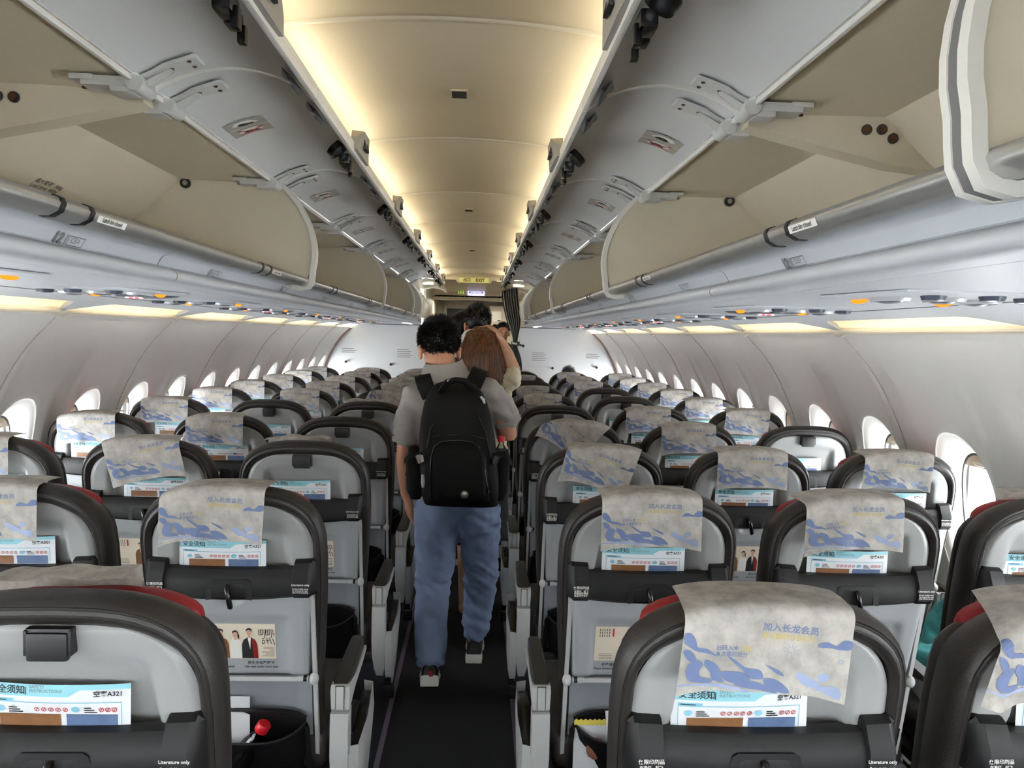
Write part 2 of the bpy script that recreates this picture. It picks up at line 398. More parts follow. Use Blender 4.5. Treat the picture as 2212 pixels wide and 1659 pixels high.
# bulkheads and cabin end
def bulkhead(s, name):
    pts = [(s*wall_x(z)*.998, z) for z in [0.0, .1, .3, .5, .65, .78, .88, .98, 1.075, 1.165, 1.263, 1.36, 1.447]]
    pts += [(s*1.50, 1.53), (s*1.42, 1.585), (s*1.30, 1.603), (s*.72, 1.612), (s*.60, 1.612), (s*.575, 1.59), (s*.56, 1.55), (s*.56, 0)]
    m_ = MB().prism([(x, Y1, z) for x, z in pts], (0, .03, 0)); o = tag(m_.ob(name, 'bulkhead', smooth=0), 'pale bulkhead partition closing the seat rows '+SIDE[s], kind='structure')
    tr = MB(); A = [(s*wall_x(z), z) for z in [.3+i*.06 for i in range(20)]]+[(s*1.475, 1.553)]
    tr.loft([[(x-s*.03, Y1-.02, z) for x, z in A], [(x+s*.004, Y1-.03, z) for x, z in A], [(x+s*.004, Y1, z) for x, z in A]], False, False); tr.ob('edge_trim', 'bulkhead_trim', o)
    tp = MB().box((s*1.0, Y1-.01, 1.605), (.85, .02, .012), .003).ob('top_trim', 'print_grey', o)
    for x, z in ((.98, 1.12), (1.52, 1.14)):
        k_ = MB().tube([(s*x, Y1+.002, z), (s*x, Y1-.03, z)], [.012, .016], 10).ob('coat_knob', 'black_plastic', o)
    for x, n in ((.82, 5), (1.48, 3)):
        t = MB()
        for r in range(n):
            L = (.14, .17, .15, .18, .16)[r]; t.box((s*x-.09+L/2, Y1-.001, 1.30-r*.022), (L, .002, .005))
        t.ob('notice_text', 'print_grey', o)
    return o
bulkhead(-1, 'wall_back_left'); bulkhead(1, 'wall_back_right')
tag(MB().box((0, Y0-.01, 1.2), (3.9, .02, 2.7)).ob('wall_front', 'bulkhead', smooth=0), 'plain partition closing the other cabin end', kind='structure')
# ------------------------------------------------------------------ overhead bins (built for the curtain side, mirrored for the other)
FRONT = [(.672, 2.042), (.645, 2.018), (.62, 1.99), (.60, 1.962), (.584, 1.932), (.568, 1.899), (.556, 1.863), (.549, 1.83), (.546, 1.797), (.548, 1.766), (.555, 1.735), (.566, 1.707), (.582, 1.680)]
DOOR = [(.672, 2.046), (.64, 2.063), (.61, 2.077), (.575, 2.089), (.54, 2.096), (.508, 2.0995), (.478, 2.099), (.44, 2.0945), (.402, 2.085), (.37, 2.073), (.338, 2.054), (.316, 2.036)]
def normals2(pr, d):
    out = []
    for i, p in enumerate(pr):
        a = Vector(pr[max(i-1, 0)]); b = Vector(pr[min(i+1, len(pr)-1)]); t = (b-a).normalized(); out.append((p[0]+t.y*d, p[1]-t.x*d))
    return out
def ME(mb, s, name, mat, smooth=35): return (mb if s > 0 else mb.mirror()).mesh(name, mat, smooth)
def text_map(t, fn): t.v = [fn(a, b) for a, b, c in t.v]; return t
def band(prof, y0, y1, d0, d1):          # strip of thickness along an xz curve
    a = normals2(prof, d0); b = normals2(prof, d1); q = a+b[::-1]
    return MB().loft([[(x, y0, z) for x, z in q], [(x, y1, z) for x, z in q]], True, True)
def door_pt(t):                          # 0 at the hinge .. 1 at the free edge
    i = min(int(t*(len(DOOR)-1)), len(DOOR)-2); f = t*(len(DOOR)-1)-i
    return DOOR[i][0]*(1-f)+DOOR[i+1][0]*f, DOOR[i][1]*(1-f)+DOOR[i+1][1]*f
BINM = {}
def bin_meshes(s):
    if s in BINM: return BINM[s]
    M = {}
    inner = [(.676, 2.046), (1.03, 2.05), (1.16, 1.93), (1.42, 1.735), (1.38, 1.69), (.60, 1.686)]
    M['shell'] = lambda mat: ME(MB().extr(inner, 0, BAY), s, 'bin_liner', mat)
    M['door'] = ME(band(DOOR, .005, BAY-.005, .001, .020), s, 'bin_door', 'bin_door', 50)
    e = band(DOOR, -.0045, .0045, -.002, .016); M['door_edge'] = ME(e, s, 'door_edge_strip', 'bin_white', 50)
    M['hinge_rail'] = ME(MB().box((.678, BAY/2, 2.036), (.010, BAY, .012), .003), s, 'hinge_rail', 'bin_white')
    h = MB(); h.box((.735, 0, 2.030), (.10, .055, .022), .007); h.box((.782, 0, 2.036), (.05, .06, .012), .004); h.tube([(.668, -.035, 2.027), (.668, .035, 2.027)], .019, 14); h.tube([(.668, .033, 2.027), (.668, .05, 2.027)], .014, 12)
    h.box((.70, .0, 2.022), (.05, .05, .03), .008)
    M['hinge'] = ME(h, s, 'hinge', 'hinge')
    a = MB(); sec = []
    for t, hw in ((.03, .016), (.10, .014), (.17, .022), (.34, .030), (.36, .026)):
        x, z = door_pt(t); sec.append([(x, -hw, z-.004), (x, hw, z-.004), (x, hw, z-.012), (x, -hw, z-.012)])
    a.loft(sec); a.loft([[(.668, -.008, 2.012), (.668, .008, 2.012), (.66, .008, 2.035), (.66, -.008, 2.035)], [(.60, -.004, 2.058), (.60, .004, 2.058), (.60, .004, 2.070), (.60, -.004, 2.070)]])
    M['hinge_arm'] = ME(a, s, 'hinge_arm', 'hinge')
    sc_ = MB()
    for t, dy in ((.2, 0), (.31, -.016), (.31, .016)):
        x, z = door_pt(t); sc_.tube([(x, dy, z-.008), (x, dy, z-.014)], .006, 8)
    for x in (.765, .80): sc_.tube([(x, .024, 2.032), (x, .024, 2.026)], .005, 8)
    M['screws'] = ME(sc_, s, 'screw', 'screw')
    # latch rail along the lip
    lp = [(.592, 1.698), (.574, 1.7045), (.5625, 1.7005), (.5585, 1.692), (.5635, 1.680), (.577, 1.6725), (.592, 1.672)]
    M['rail'] = ME(MB().extr(lp, 0, BAY, True, True), s, 'latch_rail', 'rail_metal', 60)
    g = MB()
    for y in (0,): g.add(*(lambda q: (q.v, q.f))(MB().extr([(x-.0025*(1 if x < .58 else 0), z+(z-1.688)*.06) for x, z in lp], y-.008, y+.004, True, True)))
    M['latch'] = ME(g, s, 'latch_gap', 'black_plastic', 60)
    # label beside the latch
    def onr(y, b): z = 1.679+b; x = .5605+(.0085 if b < .004 else 0)*0; x = .559+max(0, (1.692-z))**1.0*.42; return (x-.0016, y, z)
    yl = .63 if s < 0 else .42
    L = MB().grid(lambda u, v: onr(yl-.05+.1*u, .001+.011*v), 6, 2); M['label'] = ME(L, s, 'latch_label', 'print_white')
    t = text2d('Latch bin closed', .0105, bold=.0002); t = text_map(t, lambda a, b: (lambda q: (q[0]-.0008, q[1], q[2]))(onr(yl+a*(1 if s < 0 else -1), .0065+b))); M['label_text'] = ME(t, s, 'label_text', 'print_black', 0)
    un = [(.590, 1.673), (.612, 1.679), (.632, 1.6785), (.646, 1.6735), (.648, 1.6715), (.6505, 1.6725), (.658, 1.665), (.666, 1.652), (.664, 1.648), (.645, 1.644), (.632, 1.640), (.6235, 1.634), (.6205, 1.626), (.6235, 1.618), (.633, 1.6125), (.66, 1.611), (.715, 1.613), (.7165, 1.617), (.718, 1.617), (.7195, 1.613), (.76, 1.6125)]
    M['under'] = ME(MB().extr(un, .002, BAY-.002), s, 'bin_underside', 'bin_under', 50)
    M['under_gap'] = ME(MB().extr([(.618, 1.6795), (.640, 1.679), (.653, 1.672), (.668, 1.655), (.669, 1.650)], -.006, .006), s, 'joint_gap', 'black_plastic')
    # bag stickers on the inner face of the door
    st = MB(); fr = MB(); bk = MB(); rd = MB(); wh = MB()
    def dp(t, y, off): x, z = door_pt(t); return (x, y, z-off)
    yc = .43
    for j in (0, 1):
        y0 = yc-.062+j*.064
        st.grid(lambda u, v: dp(.08+.30*v, y0+.060*u, .0012), 1, 4)
        def pl(q, pts, off):
            q.poly([dp(.08+.30*b, y0+.060*a, off) for a, b in pts])
        pl(wh, [(.2, .3), (.5, .18), (.82, .35), (.82, .62), (.5, .82), (.2, .62)], .0022)
        pl(bk, [(.42, .38), (.62, .30), (.78, .42), (.74, .66), (.55, .74), (.40, .6)], .003)
        if j == 1:
            for a0, b0, a1, b1 in ((.15, .2, .85, .85), (.15, .82, .85, .2)):
                n = Vector((b1-b0, -(a1-a0))).normalized()*.03
                pl(rd, [(a0-n.x, b0-n.y), (a1-n.x, b1-n.y), (a1+n.x, b1+n.y), (a0+n.x, b0+n.y)], .0037)
    M['sticker'] = ME(st, s, 'stowing_sticker', 'sign_grey'); M['sticker_bag'] = ME(bk, s, 'bag_pictogram', 'print_black', 0); M['sticker_case'] = ME(wh, s, 'case_pictogram', 'print_white', 0); M['sticker_x'] = ME(rd, s, 'red_cross', 'print_red', 0)
    # load limit print on the sloped liner
    t = text2d('最大载荷   36kg\nLoad limit  80lbs', .020, bold=.0002)
    fl_ = 1 if s < 0 else -1
    t = text_map(t, lambda a, b: (1.19-b*.8-.0015, .50+a*fl_, 1.908+b*.6-.0015)); M['load_text'] = ME(t, s, 'load_text', 'print_black', 0)
    # black strikers at the free edge
    w_ = MB(); x, z = DOOR[-1]
    w_.loft([[(.345, -.045, 2.052), (.322, -.045, 2.032), (.330, -.045, 2.026)], [(.362, .03, 2.058), (.318, .03, 2.026), (.326, .03, 2.016)]])
    M['striker'] = ME(w_, s, 'striker', 'black_plastic', 0)
    tr = MB().prism([(.337, -.004, 2.0345), (.352, .020, 2.046), (.331, .020, 2.028)], (-.003, 0, -.004)); M['striker_mark'] = ME(tr, s, 'striker_mark', 'print_white', 0)
    lt = MB(); lt.tube([(.352, 0, 2.050), (.340, 0, 2.036)], .036, 18); lt.box((.336, .05, 2.020), (.03, .05, .03), .006); lt.box((.322, .055, 2.002), (.014, .02, .035), .004); lt.box((.340, .10, 2.018), (.022, .04, .028), .005); lt.box((.330, .115, 1.998), (.014, .018, .03), .004)
    M['latch_unit'] = ME(lt, s, 'latch_unit', 'black_gloss')
    # divider plate, rib
    pl = FRONT+[(.60, 1.668), (1.40, 1.69), (1.42, 1.735), (1.16, 1.93), (1.03, 2.052), (.69, 2.052)]
    M['divider'] = ME(MB().loft([[(x, -.012, z) for x, z in pl], [(x, .012, z) for x, z in pl]], True, True), s, 'divider_plate', 'bin_in', 30)
    for nm, gap in (('thin', .004), ('wide', .0085)):
        FR = FRONT[:-4]+[(.5475, 1.768), (.5535, 1.738), (.5555, 1.712), (.558, 1.692), (.567, 1.673), (.592, 1.667), (.622, 1.672)]
        M['trim_a_'+nm] = ME(band(FR, -.016-gap, -gap, -.004, .012), s, 'edge_trim', 'bin_white', 50)
        M['trim_b_'+nm] = ME(band(FR, gap, gap+.012, -.004, .012), s, 'edge_trim', 'bin_white', 50)
        M['seal_'+nm] = ME(band(FR, -gap, gap, -.0, .010), s, 'edge_seal', 'gasket' if nm == 'thin' else 'print_grey', 50)
    rib = [(.70, 2.048), (1.03, 2.052), (1.165, 1.928), (1.06, 1.938), (.90, 1.972), (.70, 2.018)]
    M['rib'] = ME(MB().loft([[(x, -.03, z) for x, z in rib], [(x, .03, z) for x, z in rib]], True, True), s, 'rib', 'bin_in', 20)
    b = MB()
    for x, z in ((.985, 2.018), (1.022, 2.02), (1.05, 2.0)): b.tube([(x, -.028, z), (x, -.036, z)], .0125, 12)
    M['bumper'] = ME(b, s, 'bumper', 'gasket'); b = MB()
    for x, z in ((.985, 2.018), (1.022, 2.02), (1.05, 2.0)): b.tube([(x, -.03, z), (x, -.038, z)], .008, 12)
    M['bumper_core'] = ME(b, s, 'bumper_core', 'screw')
    M['bumper1'] = ME(MB().tube([(1.012, -.010, 2.036), (1.012, -.022, 2.036)], .019, 16), s, 'bumper', 'black_plastic'); M['bumper1_core'] = ME(MB().tube([(1.012, -.010, 2.036), (1.012, -.024, 2.036)], .009, 12), s, 'bumper_core', 'grey_bracket')
    cv = MB().grid(lambda u, v: (.80+.13*v, .24+.20*u, 2.0465), 8, 1); M['cover'] = ME(cv, s, 'access_cover', 'bin_in')
    M['cove_rail'] = ME(MB().box((.310, BAY/2, 2.050), (.013, BAY-.006, .034), .005), s, 'cove_rail', 'bin_white')
    br = MB(); br.loft([[(.312, -.10, 2.045), (.312, -.10, 2.080), (.296, -.10, 2.080), (.296, -.10, 2.045)], [(.312, -.05, 2.042), (.318, -.05, 2.112), (.280, -.05, 2.108), (.292, -.05, 2.042)], [(.312, .05, 2.042), (.318, .05, 2.112), (.280, .05, 2.108), (.292, .05, 2.042)], [(.312, .13, 2.045), (.312, .13, 2.080), (.294, .13, 2.080), (.294, .13, 2.045)]])
    M['bracket'] = ME(br, s, 'cove_bracket', 'grey_bracket', 25)
    M['bracket_hole'] = ME(MB().box((.2845, -.0, 2.078), (.004, .06, .036), .006, rot=(0, .18, 0)), s, 'bracket_hole', 'steel_dark')
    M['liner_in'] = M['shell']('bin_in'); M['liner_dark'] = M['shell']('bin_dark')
    BINM[s] = M; return M
def make_bin(s, k):
    M = bin_meshes(s); y = SEAM0+BAY*k; near = 6-k
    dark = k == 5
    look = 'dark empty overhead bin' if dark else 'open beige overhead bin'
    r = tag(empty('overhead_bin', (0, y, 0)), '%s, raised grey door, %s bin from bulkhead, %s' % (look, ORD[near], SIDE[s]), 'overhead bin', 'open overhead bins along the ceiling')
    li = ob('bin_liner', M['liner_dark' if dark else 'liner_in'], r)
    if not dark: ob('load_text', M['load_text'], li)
    d = ob('bin_door', M['door'], r); ob('door_edge_strip', M['door_edge'], d, (0, .005, 0))
    so = ob('stowing_sticker', M['sticker'], r)
    for n in ('sticker_bag', 'sticker_case', 'sticker_x'): tag(ob(M[n].name.split('.')[0], M[n], so), kind='stuff')
    ob('hinge_rail', M['hinge_rail'], r)
    for yy in (.088, BAY-.075):
        h = ob('hinge', M['hinge'], r, (0, yy, 0)); ob('hinge_arm', M['hinge_arm'], h); tag(ob('screw', M['screws'], h), kind='stuff')
    for yy in (.11, BAY-.12):
        q = ob('striker', M['striker'], r, (0, yy, 0)); ob('striker_mark', M['striker_mark'], q)
    ob('latch_unit', M['latch_unit'], r, (0, BAY/2-.05, 0))
    ob('latch_rail', M['rail'], r); [ob('latch_gap', M['latch'], r, (0, yy, 0)) for yy in (.475, .562)]
    q = ob('latch_label', M['label'], r); ob('label_text', M['label_text'], q)
    ob('bin_underside', M['under'], r)
    if k % 2:
        v = 'wide' if k == -1 else 'thin'
        p = ob('divider_plate', M['divider'], r, (0, .026, 0))
        ob('edge_trim', M['trim_a_'+v], p); ob('edge_trim', M['trim_b_'+v], p); ob('edge_seal', M['seal_'+v], p); ob('joint_gap', M['under_gap'], r, (0, .008, 0))
        q = ob('bumper', M['bumper1'], p); ob('bumper_core', M['bumper1_core'], p)
    else:
        p = ob('rib', M['rib'], r, (0, .040, 0)); tag(ob('bumper', M['bumper'], p), kind='stuff'); tag(ob('bumper_core', M['bumper_core'], p), kind='stuff'); ob('access_cover', M['cover'], r)
    ob('cove_rail', M['cove_rail'], top, (0, y, 0)); b = ob('cove_bracket', M['bracket'], top, (0, y+BAY/2+.06, 0)); ob('bracket_hole', M['bracket_hole'], b)
for s in (-1, 1):
    for k in range(-5, 6): make_bin(s, k)
# end fairings after the last bin: nested curved white panels, then the closing panel and the domed light
for s in (-1, 1):
    r = tag(empty('bin_end_fairing', (0, SEAM0+BAY*6, 0)), 'nested curved white panels closing the bin row, %s' % SIDE[s], 'panel', 'bin end fairings')
    for i, (y, d) in enumerate(((.0, 0), (.16, .006), (.30, .012), (.42, .018))):
        pts = [(x-d*.3, z) for x, z in FRONT]+[(.66, 1.675), (.78, 1.69), (.76, 2.03), (.70, 2.05)]
        q = MB().loft([[(s*x, y-.012, z) for x, z in pts], [(s*x, y+.012, z) for x, z in pts]], True, True).ob('curved_panel', 'bin_white', r, smooth=50)
        MB().loft([[(s*(x+.004), y+.013, z) for x, z in FRONT], [(s*(x+.004), y+.06, z) for x, z in FRONT]], False, False).ob('dark_gap', 'gasket', q)
    MB().extr([(s*x, z) for x, z in FRONT], .45, 1.02).ob('closing_panel', 'bin_in', r)
    un = [(.590, 1.673), (.632, 1.6785), (.655, 1.666), (.666, 1.652), (.645, 1.644), (.6235, 1.634), (.6205, 1.626), (.633, 1.6125), (.66, 1.611), (.76, 1.6125)]
    MB().extr([(s*x, z) for x, z in un], 0, 1.02).ob('underside', 'bin_under', r)
    MB().loft([[(s*x, .0, z-.004) for x, z in DOOR], [(s*x, .60, z-.012) for x, z in DOOR], [(s*x, 1.02, z-.05) for x, z in DOOR]], False, False).ob('arch', 'wall_trim', r, smooth=60)
    MB().box((s*.52, .55, 2.074), (.12, .10, .012), .005).ob('arch_lamp', 'ceiling_lamp', r)

# ------------------------------------------------------------------ soffit with service panels
for s, n in ((-1, 1), (1, 2)):
    tr = tag(MB().box((s*1.19, (-3.55+Y1)/2, 1.6085), (.014, Y1+3.55, .008), .002).ob('trim_%d' % n, 'print_grey'), 'dark joint strip under the bins, %s' % SIDE[s], kind='structure')
    MB().box((s*1.0, 9.16, 1.69), (.76, .02, .13)).ob('end_cap', 'bin_under', tr)  # added plate, stops cove light leaking out past the soffit end
    def sof(u, v, s=s):
        y = -BAY/2+BAY*u+BAY/2; e = abs(u-.5)*2; kx = sm((e-.66)/.34)**1.6
        xe = 1.352+.122*kx; pts = ((.76, 1.6125), (1.185, 1.606), (1.20, 1.604), (1.30, 1.597), (xe, 1.590-.030*kx), (xe+.004, 1.596-.030*kx), (xe-.01, 1.612-.03*kx))
        i = min(int(v*6), 5); f_ = v*6-i; a, b = pts[i], pts[i+1]
        return (s*(a[0]*(1-f_)+b[0]*f_), y, a[1]*(1-f_)+b[1]*f_)
    sm1 = MB().grid(sof, 32, 6).mesh('soffit_panel', 'bin_under', 40)
    for k in range(-6, 6): ob('soffit_panel', sm1, tr, (0, 2.882+BAY*k, 0))
def psu_meshes(s):
    M = {}
    pl = MB().prism([(s*x, y, 1.6105) for x, y in ((.80, -.05), (.845, -.30), (1.17, -.34), (1.175, .02), (1.10, .10), (.90, .09))], (0, 0, -.004)); M['plate'] = pl.mesh('service_plate', 'bin_under', 20)
    def oval(x, y, rx, ry, mat, nm, h):
        q = MB(); q.ell((s*x, y, 1.606), (rx, ry, h), 16, 8); return q.mesh(nm, mat)
    M['lens'] = [oval(x, y, .030, .042, 'lens', 'reading_light', .011) for x, y in ((.93, -.09), (1.03, -.115), (1.135, -.07))]
    M['ring'] = []
    for x, y in ((.93, -.09), (1.03, -.115), (1.135, -.07)):
        q = MB(); A = [i*math.pi/10 for i in range(20)]; q.loft([[(s*(x+.034*math.cos(a)*f), y+.047*math.sin(a)*f, 1.606-z) for a in A] for f, z in ((1.1, 0), (1.02, .007), (.88, .007), (.84, 0))], True, False); M['ring'].append(q.mesh('light_ring', 'chrome'))
    M['vent'] = []
    for x, y in ((.955, -.20), (1.055, -.225), (1.15, -.19)):
        q = MB(); q.tube([(s*x, y, 1.607), (s*x, y, 1.598), (s*x, y, 1.596)], [.024, .021, .014], 14); M['vent'].append(q.mesh('air_nozzle', 'lens'))
    M['lamp'] = [oval(x, y, .013, .030, 'amber_lamp', 'amber_lamp', .008) for x, y in ((.91, 0), (1.12, .03))]
    q = MB(); q.ell((s*1.0, .085, 1.606), (.115, .060, .009), 28, 8); M['sign'] = q.mesh('sign_lens', 'lens')
    f1 = MB(); f1.box((s*1.015, .06, 1.5975), (.050, .016, .003), .001); M['sign_w'] = f1.mesh('cigarette_pictogram', 'sign_lit')
    f2 = MB(); f2.box((s*1.012, .06, 1.5968), (.036, .007, .003), rot=(0, 0, .75)); f2.box((s*1.012, .06, 1.5968), (.036, .007, .003), rot=(0, 0, -.75)); M['sign_r'] = f2.mesh('red_cross', 'sign_lit_red')
    return M
for s in (-1, 1):
    M = psu_meshes(s)
    for r in range(-1, 10):
        y = 1.635+.752*(r-1)
        e = tag(empty('service_panel', (0, y, 0)), 'service panel with amber lamps above %s row from bulkhead, %s' % (ORD[10-r], SIDE[s]), 'service panel', 'service panels under the bins')
        ob('service_plate', M['plate'], e)
        for a, b in zip(M['lens'], M['ring']): q = ob('reading_light', a, e); ob('light_ring', b, q)
        for a in M['vent']: ob('air_nozzle', a, e)
        for a in M['lamp']: ob('amber_lamp', a, e)
        if r % 2 == 0:
            q = ob('sign_lens', M['sign'], e); ob('cigarette_pictogram', M['sign_w'], q); ob('red_cross', M['sign_r'], q)
# row numbers on the bin edge
for s in (-1, 1):
    for j in range(10):
        y = 1.395+.745*(j-1)
        if j == 0: continue
        num = 13-j; f_ = 1 if s < 0 else -1
        def strip(a, b): return (s*(.6605-b*.5-.0015), y+a*f_, 1.6585+b*.82)
        r = tag(empty('row_placard', (0, 0, 0)), 'grey row number under the bins, %s placard from bulkhead, %s' % (ORD[10-j], SIDE[s]), 'row placard', 'row placards under the bins')
        t = text2d(str(num), .031, 'CENTER', bold=.0012); t.v = [strip(a-.035, b) for a, b, c in t.v]; t.ob('row_number', 'print_grey', r, smooth=0)
        t = text2d('CBA' if s < 0 else 'DEF', .016); t.v = [strip(a+.020, b+.001) for a, b, c in t.v]; t.ob('seat_letters', 'print_grey', r, smooth=0)
        q = MB()
        for (a0, b0, a1, b1) in ((-.004, .0085, .046, .0105), (-.004, -.0105, .046, -.0085), (-.006, -.0105, -.004, .0105), (.046, -.0105, .048, .0105), (-.013, -.011, -.010, .011)): q.poly([strip(a0, b0), strip(a1, b0), strip(a1, b1), strip(a0, b1)])
        q.ob('letter_frame', 'print_grey', r, smooth=0)
# ------------------------------------------------------------------ seats
ZTOP = 1.134
def by(z): return .19*(1.132-z)          # back plane of the seat, y grows away from the camera
def hw(z):                                # half width of the backrest outline
    if z >= .945: return .2235*max(0, 1-((z-.945)/(ZTOP-.945))**3)**(1/3)
    if z >= .60: return .2235-.020*((.945-z)/.345)**1.5
    return .2035
def top_z(x): return .945+(ZTOP-.945)*max(0, 1-(abs(x)/.2235)**3)**(1/3)
def outline(zb, inset, n=22):            # open outline from lower left over the top to lower right
    L = []
    if zb < .94:
        for i in range(8): L.append((-1, zb+(.945-zb)*i/8))
    pts = [(-hw(z), z) for _, z in L]
    for i in range(n+1):
        a = math.pi*(1-i/n); c, s_ = math.cos(a), math.sin(a)
        pts.append((.2235*math.copysign(abs(c)**(2/3), c), .945+(ZTOP-.945)*abs(s_)**(2/3)))
    pts += [(hw(z), z) for _, z in L[::-1]]
    if zb > .945: pts = [p for p in pts if p[1] >= zb]
    out = []
    for i, p in enumerate(pts):
        a = Vector(pts[max(i-1, 0)]); b = Vector(pts[min(i+1, len(pts)-1)]); t = (b-a).normalized()
        nx, nz = t.y, -t.x                 # pointing inside
        k = inset*(1+.55*sm((p[1]-1.02)/.1))
        out.append((p[0]+nx*k, p[1]+nz*k))
    return out
def ring(zb, inset, off): return [(x, by(z)-off, z) for x, z in outline(zb, inset)]
SEATM = {}
def seat_meshes():
    M = SEATM
    rim = MB(); rim.loft([ring(.30, .026, -.105), ring(.30, .014, -.088), ring(.30, .004, -.058), ring(.30, -.001, -.030), ring(.30, .003, -.008), ring(.30, .009, .000), ring(.30, .0115, -.0025), ring(.30, .0125, -.0025), ring(.30, .0145, .001), ring(.30, .022, .000), ring(.30, .0285, -.008), ring(.30, .029, -.03)], False, False)
    M['rim'] = rim.mesh('leather_rim', 'leather', 70)
    th = MB()
    th.loft([ring(.30, .0105, -.0012), ring(.30, .0118, -.0008), ring(.30, .0132, -.0012)], False, False); th.loft([ring(.30, .018, .0016), ring(.30, .0186, .0022), ring(.30, .0192, .0015)], False, False)
    M['thread'] = th.mesh('stitching', 'leather_thread', 70)
    fr = MB(); fr.loft([ring(.32, .030, -.095), ring(.32, .024, -.106), ring(.32, .026, -.124), ring(.32, .034, -.138), ring(.32, .06, -.144)], False, False)
    o_ = outline(.32, .06); fr.poly([(x, by(z)+.144, z) for x, z in o_])
    M['front'] = fr.mesh('front_cushion', 'leather', 60)
    hd = MB(); hd.loft([ring(1.03, .026, -.095), ring(1.03, .017, -.106), ring(1.03, .016, -.128), ring(1.03, .028, -.146), ring(1.03, .06, -.150)], False, False); o_ = outline(1.03, .06); hd.poly([(x, by(z)+.150, z) for x, z in o_]); hd.map(lambda x, y, z: (x*(1-.16*sm((1.09-z)/.055)), y, z)); M['headrest'] = hd.mesh('headrest_pad', 'leather_red', 60)
    # grey shell with the arched recess
    zs = [.30, .40, .50, .60, .62, .66, .72, .80, .86, .90, .93, .95, .965, .98, .995, 1.005, 1.015, 1.025, 1.035, 1.045, 1.055, 1.064, 1.072, 1.079, 1.084, 1.088, 1.091, 1.093]
    def ihw(z):
        zt = 1.0935
        if z < .93: return hw(z)-.0275
        return .1965*max(0, 1-((z-.93)/(zt-.93))**3)**(1/3)
    NX = 36; secs = []
    for z in zs:
        row = []
        for i in range(NX+1):
            t = -1+2*i/NX; t = math.copysign(abs(t)**.9, t); x = t*ihw(z); 
            arch = 1-sm((abs(x)-(.118+.02*sm((.97-z)/.1)))/.016); up_ = 1-sm((z-1.018-.012*(1-(x/.12)**2))/.022)
            dep = .026*arch*up_*(.35+.65*sm((1.05-z)/.09))
            edge = .010*sm((abs(t)-.95)/.05)+.010*sm((z-1.080)/.013)
            low = .012*sm((.64-z)/.02)
            row.append((x, by(z)-(-.004)+dep+edge*.8+low, z))
        secs.append(row)
    M['shell'] = MB().loft(secs, False, False).mesh('back_shell', 'shell', 80)
    # device hook
    h = MB(); y = by(1.06); h.box((0, y-.002, 1.076), (.064, .016, .024), .004); h.box((0, y-.009, 1.063), (.056, .013, .040), .005); h.box((-.030, y-.004, 1.068), (.005, .018, .036), .002); h.box((.030, y-.004, 1.068), (.005, .018, .036), .002)
    M['hook'] = h.mesh('device_hook', 'black_plastic')
    # literature pocket
    c = MB(); secs = []
    for x in [-.152+.304*i/16 for i in range(17)]:
        q = (x/.152)**2; zt = .930+.004*q; zb = .8555+.009*q
        y0 = by(.9); secs.append([(x, y0+.01, zb), (x, y0-.024, zb-.002), (x, y0-.033, zb+.006), (x, y0-.036, zb+.030), (x, y0-.030, zt-.016), (x, y0-.020, zt-.002), (x, y0-.006, zt), (x, y0+.01, zt-.002)])
    c.loft(secs, True, True); M['pocket'] = c.mesh('literature_pocket', 'pocket', 40)
    for s in (-1, 1):
        e = MB(); y0 = by(.9); secs = []
        for x, k, zt in ((.1515, 0, .946), (.153, .004, .951), (.188, .004, .953), (.194, -.001, .952), (.2035, -.022, .945)):
            zb = .862+(.004 if x > .19 else 0); secs.append([(s*x, y0+.01, zb), (s*x, y0-.026-k, zb), (s*x, y0-.036-k, zb+.010), (s*x, y0-.038-k, .910), (s*x, y0-.022-k*.6, zt-.006), (s*x, y0-.012, zt), (s*x, y0+.012, zt)])
        e.loft(secs, True, True); M['end%d' % s] = e.mesh('pocket_end', 'pocket', 30)
    w = MB(); y0 = by(.88)-.0365; o_ = [(x*.054, z) for x, z in ((-1, .857), (-1, .890), (-.93, .902), (-.78, .907), (.78, .907), (.93, .902), (1, .890), (1, .857))]; i_ = [(x*.040, z) for x, z in ((-1, .859), (-1, .886), (-.93, .894), (-.8, .897), (.8, .897), (.93, .894), (1, .886), (1, .859))]
    w.loft([[(x, y0-.0005, z) for x, z in o_], [(x, y0-.003, z) for x, z in o_], [(x, y0-.003, z) for x, z in i_], [(x, y0+.0004, z) for x, z in i_]], False, False)
    M['well'] = w.mesh('latch_well', 'black_plastic', 30)
    w = MB().poly([(x, y0-.0003, z) for x, z in i_]); M['well_floor'] = w.mesh('latch_recess', 'black_gloss', 0)
    l = MB(); l.tube([(-.003, y0-.004, .892), (-.003, y0-.010, .890), (.001, y0-.011, .868), (.006, y0-.010, .842), (.006, y0-.006, .840)], [.006, .0062, .0066, .007, .005], 10); M['latch'] = l.mesh('turn_latch', 'black_gloss', 60)
    def onpocket(x0, z0, off):
        return lambda a, b, c_: (x0+a, by(.9)-.0415-off+.0, z0+b)
    for s, txt in ((-1, ('仅限印刷品', '在滑行、起飞\n和着陆时请将\n设备托架收好')), (1, ('Literature only', 'Device holder must\nbe stowed for taxi,\ntake off and landing'))):
        t = text2d(txt[0], .0078 if s < 0 else .0072, bold=.00012); t.map(onpocket(s*.1715, .898, .0012))
        t2 = text2d(txt[1], .0058 if s < 0 else .0048, bold=.0001, space=.95); t2.map(onpocket(s*.1715, .884, .0012)); t.add(t2.v, t2.f)
        M['ptext%d' % s] = t.mesh('pocket_text', 'print_white', 0)
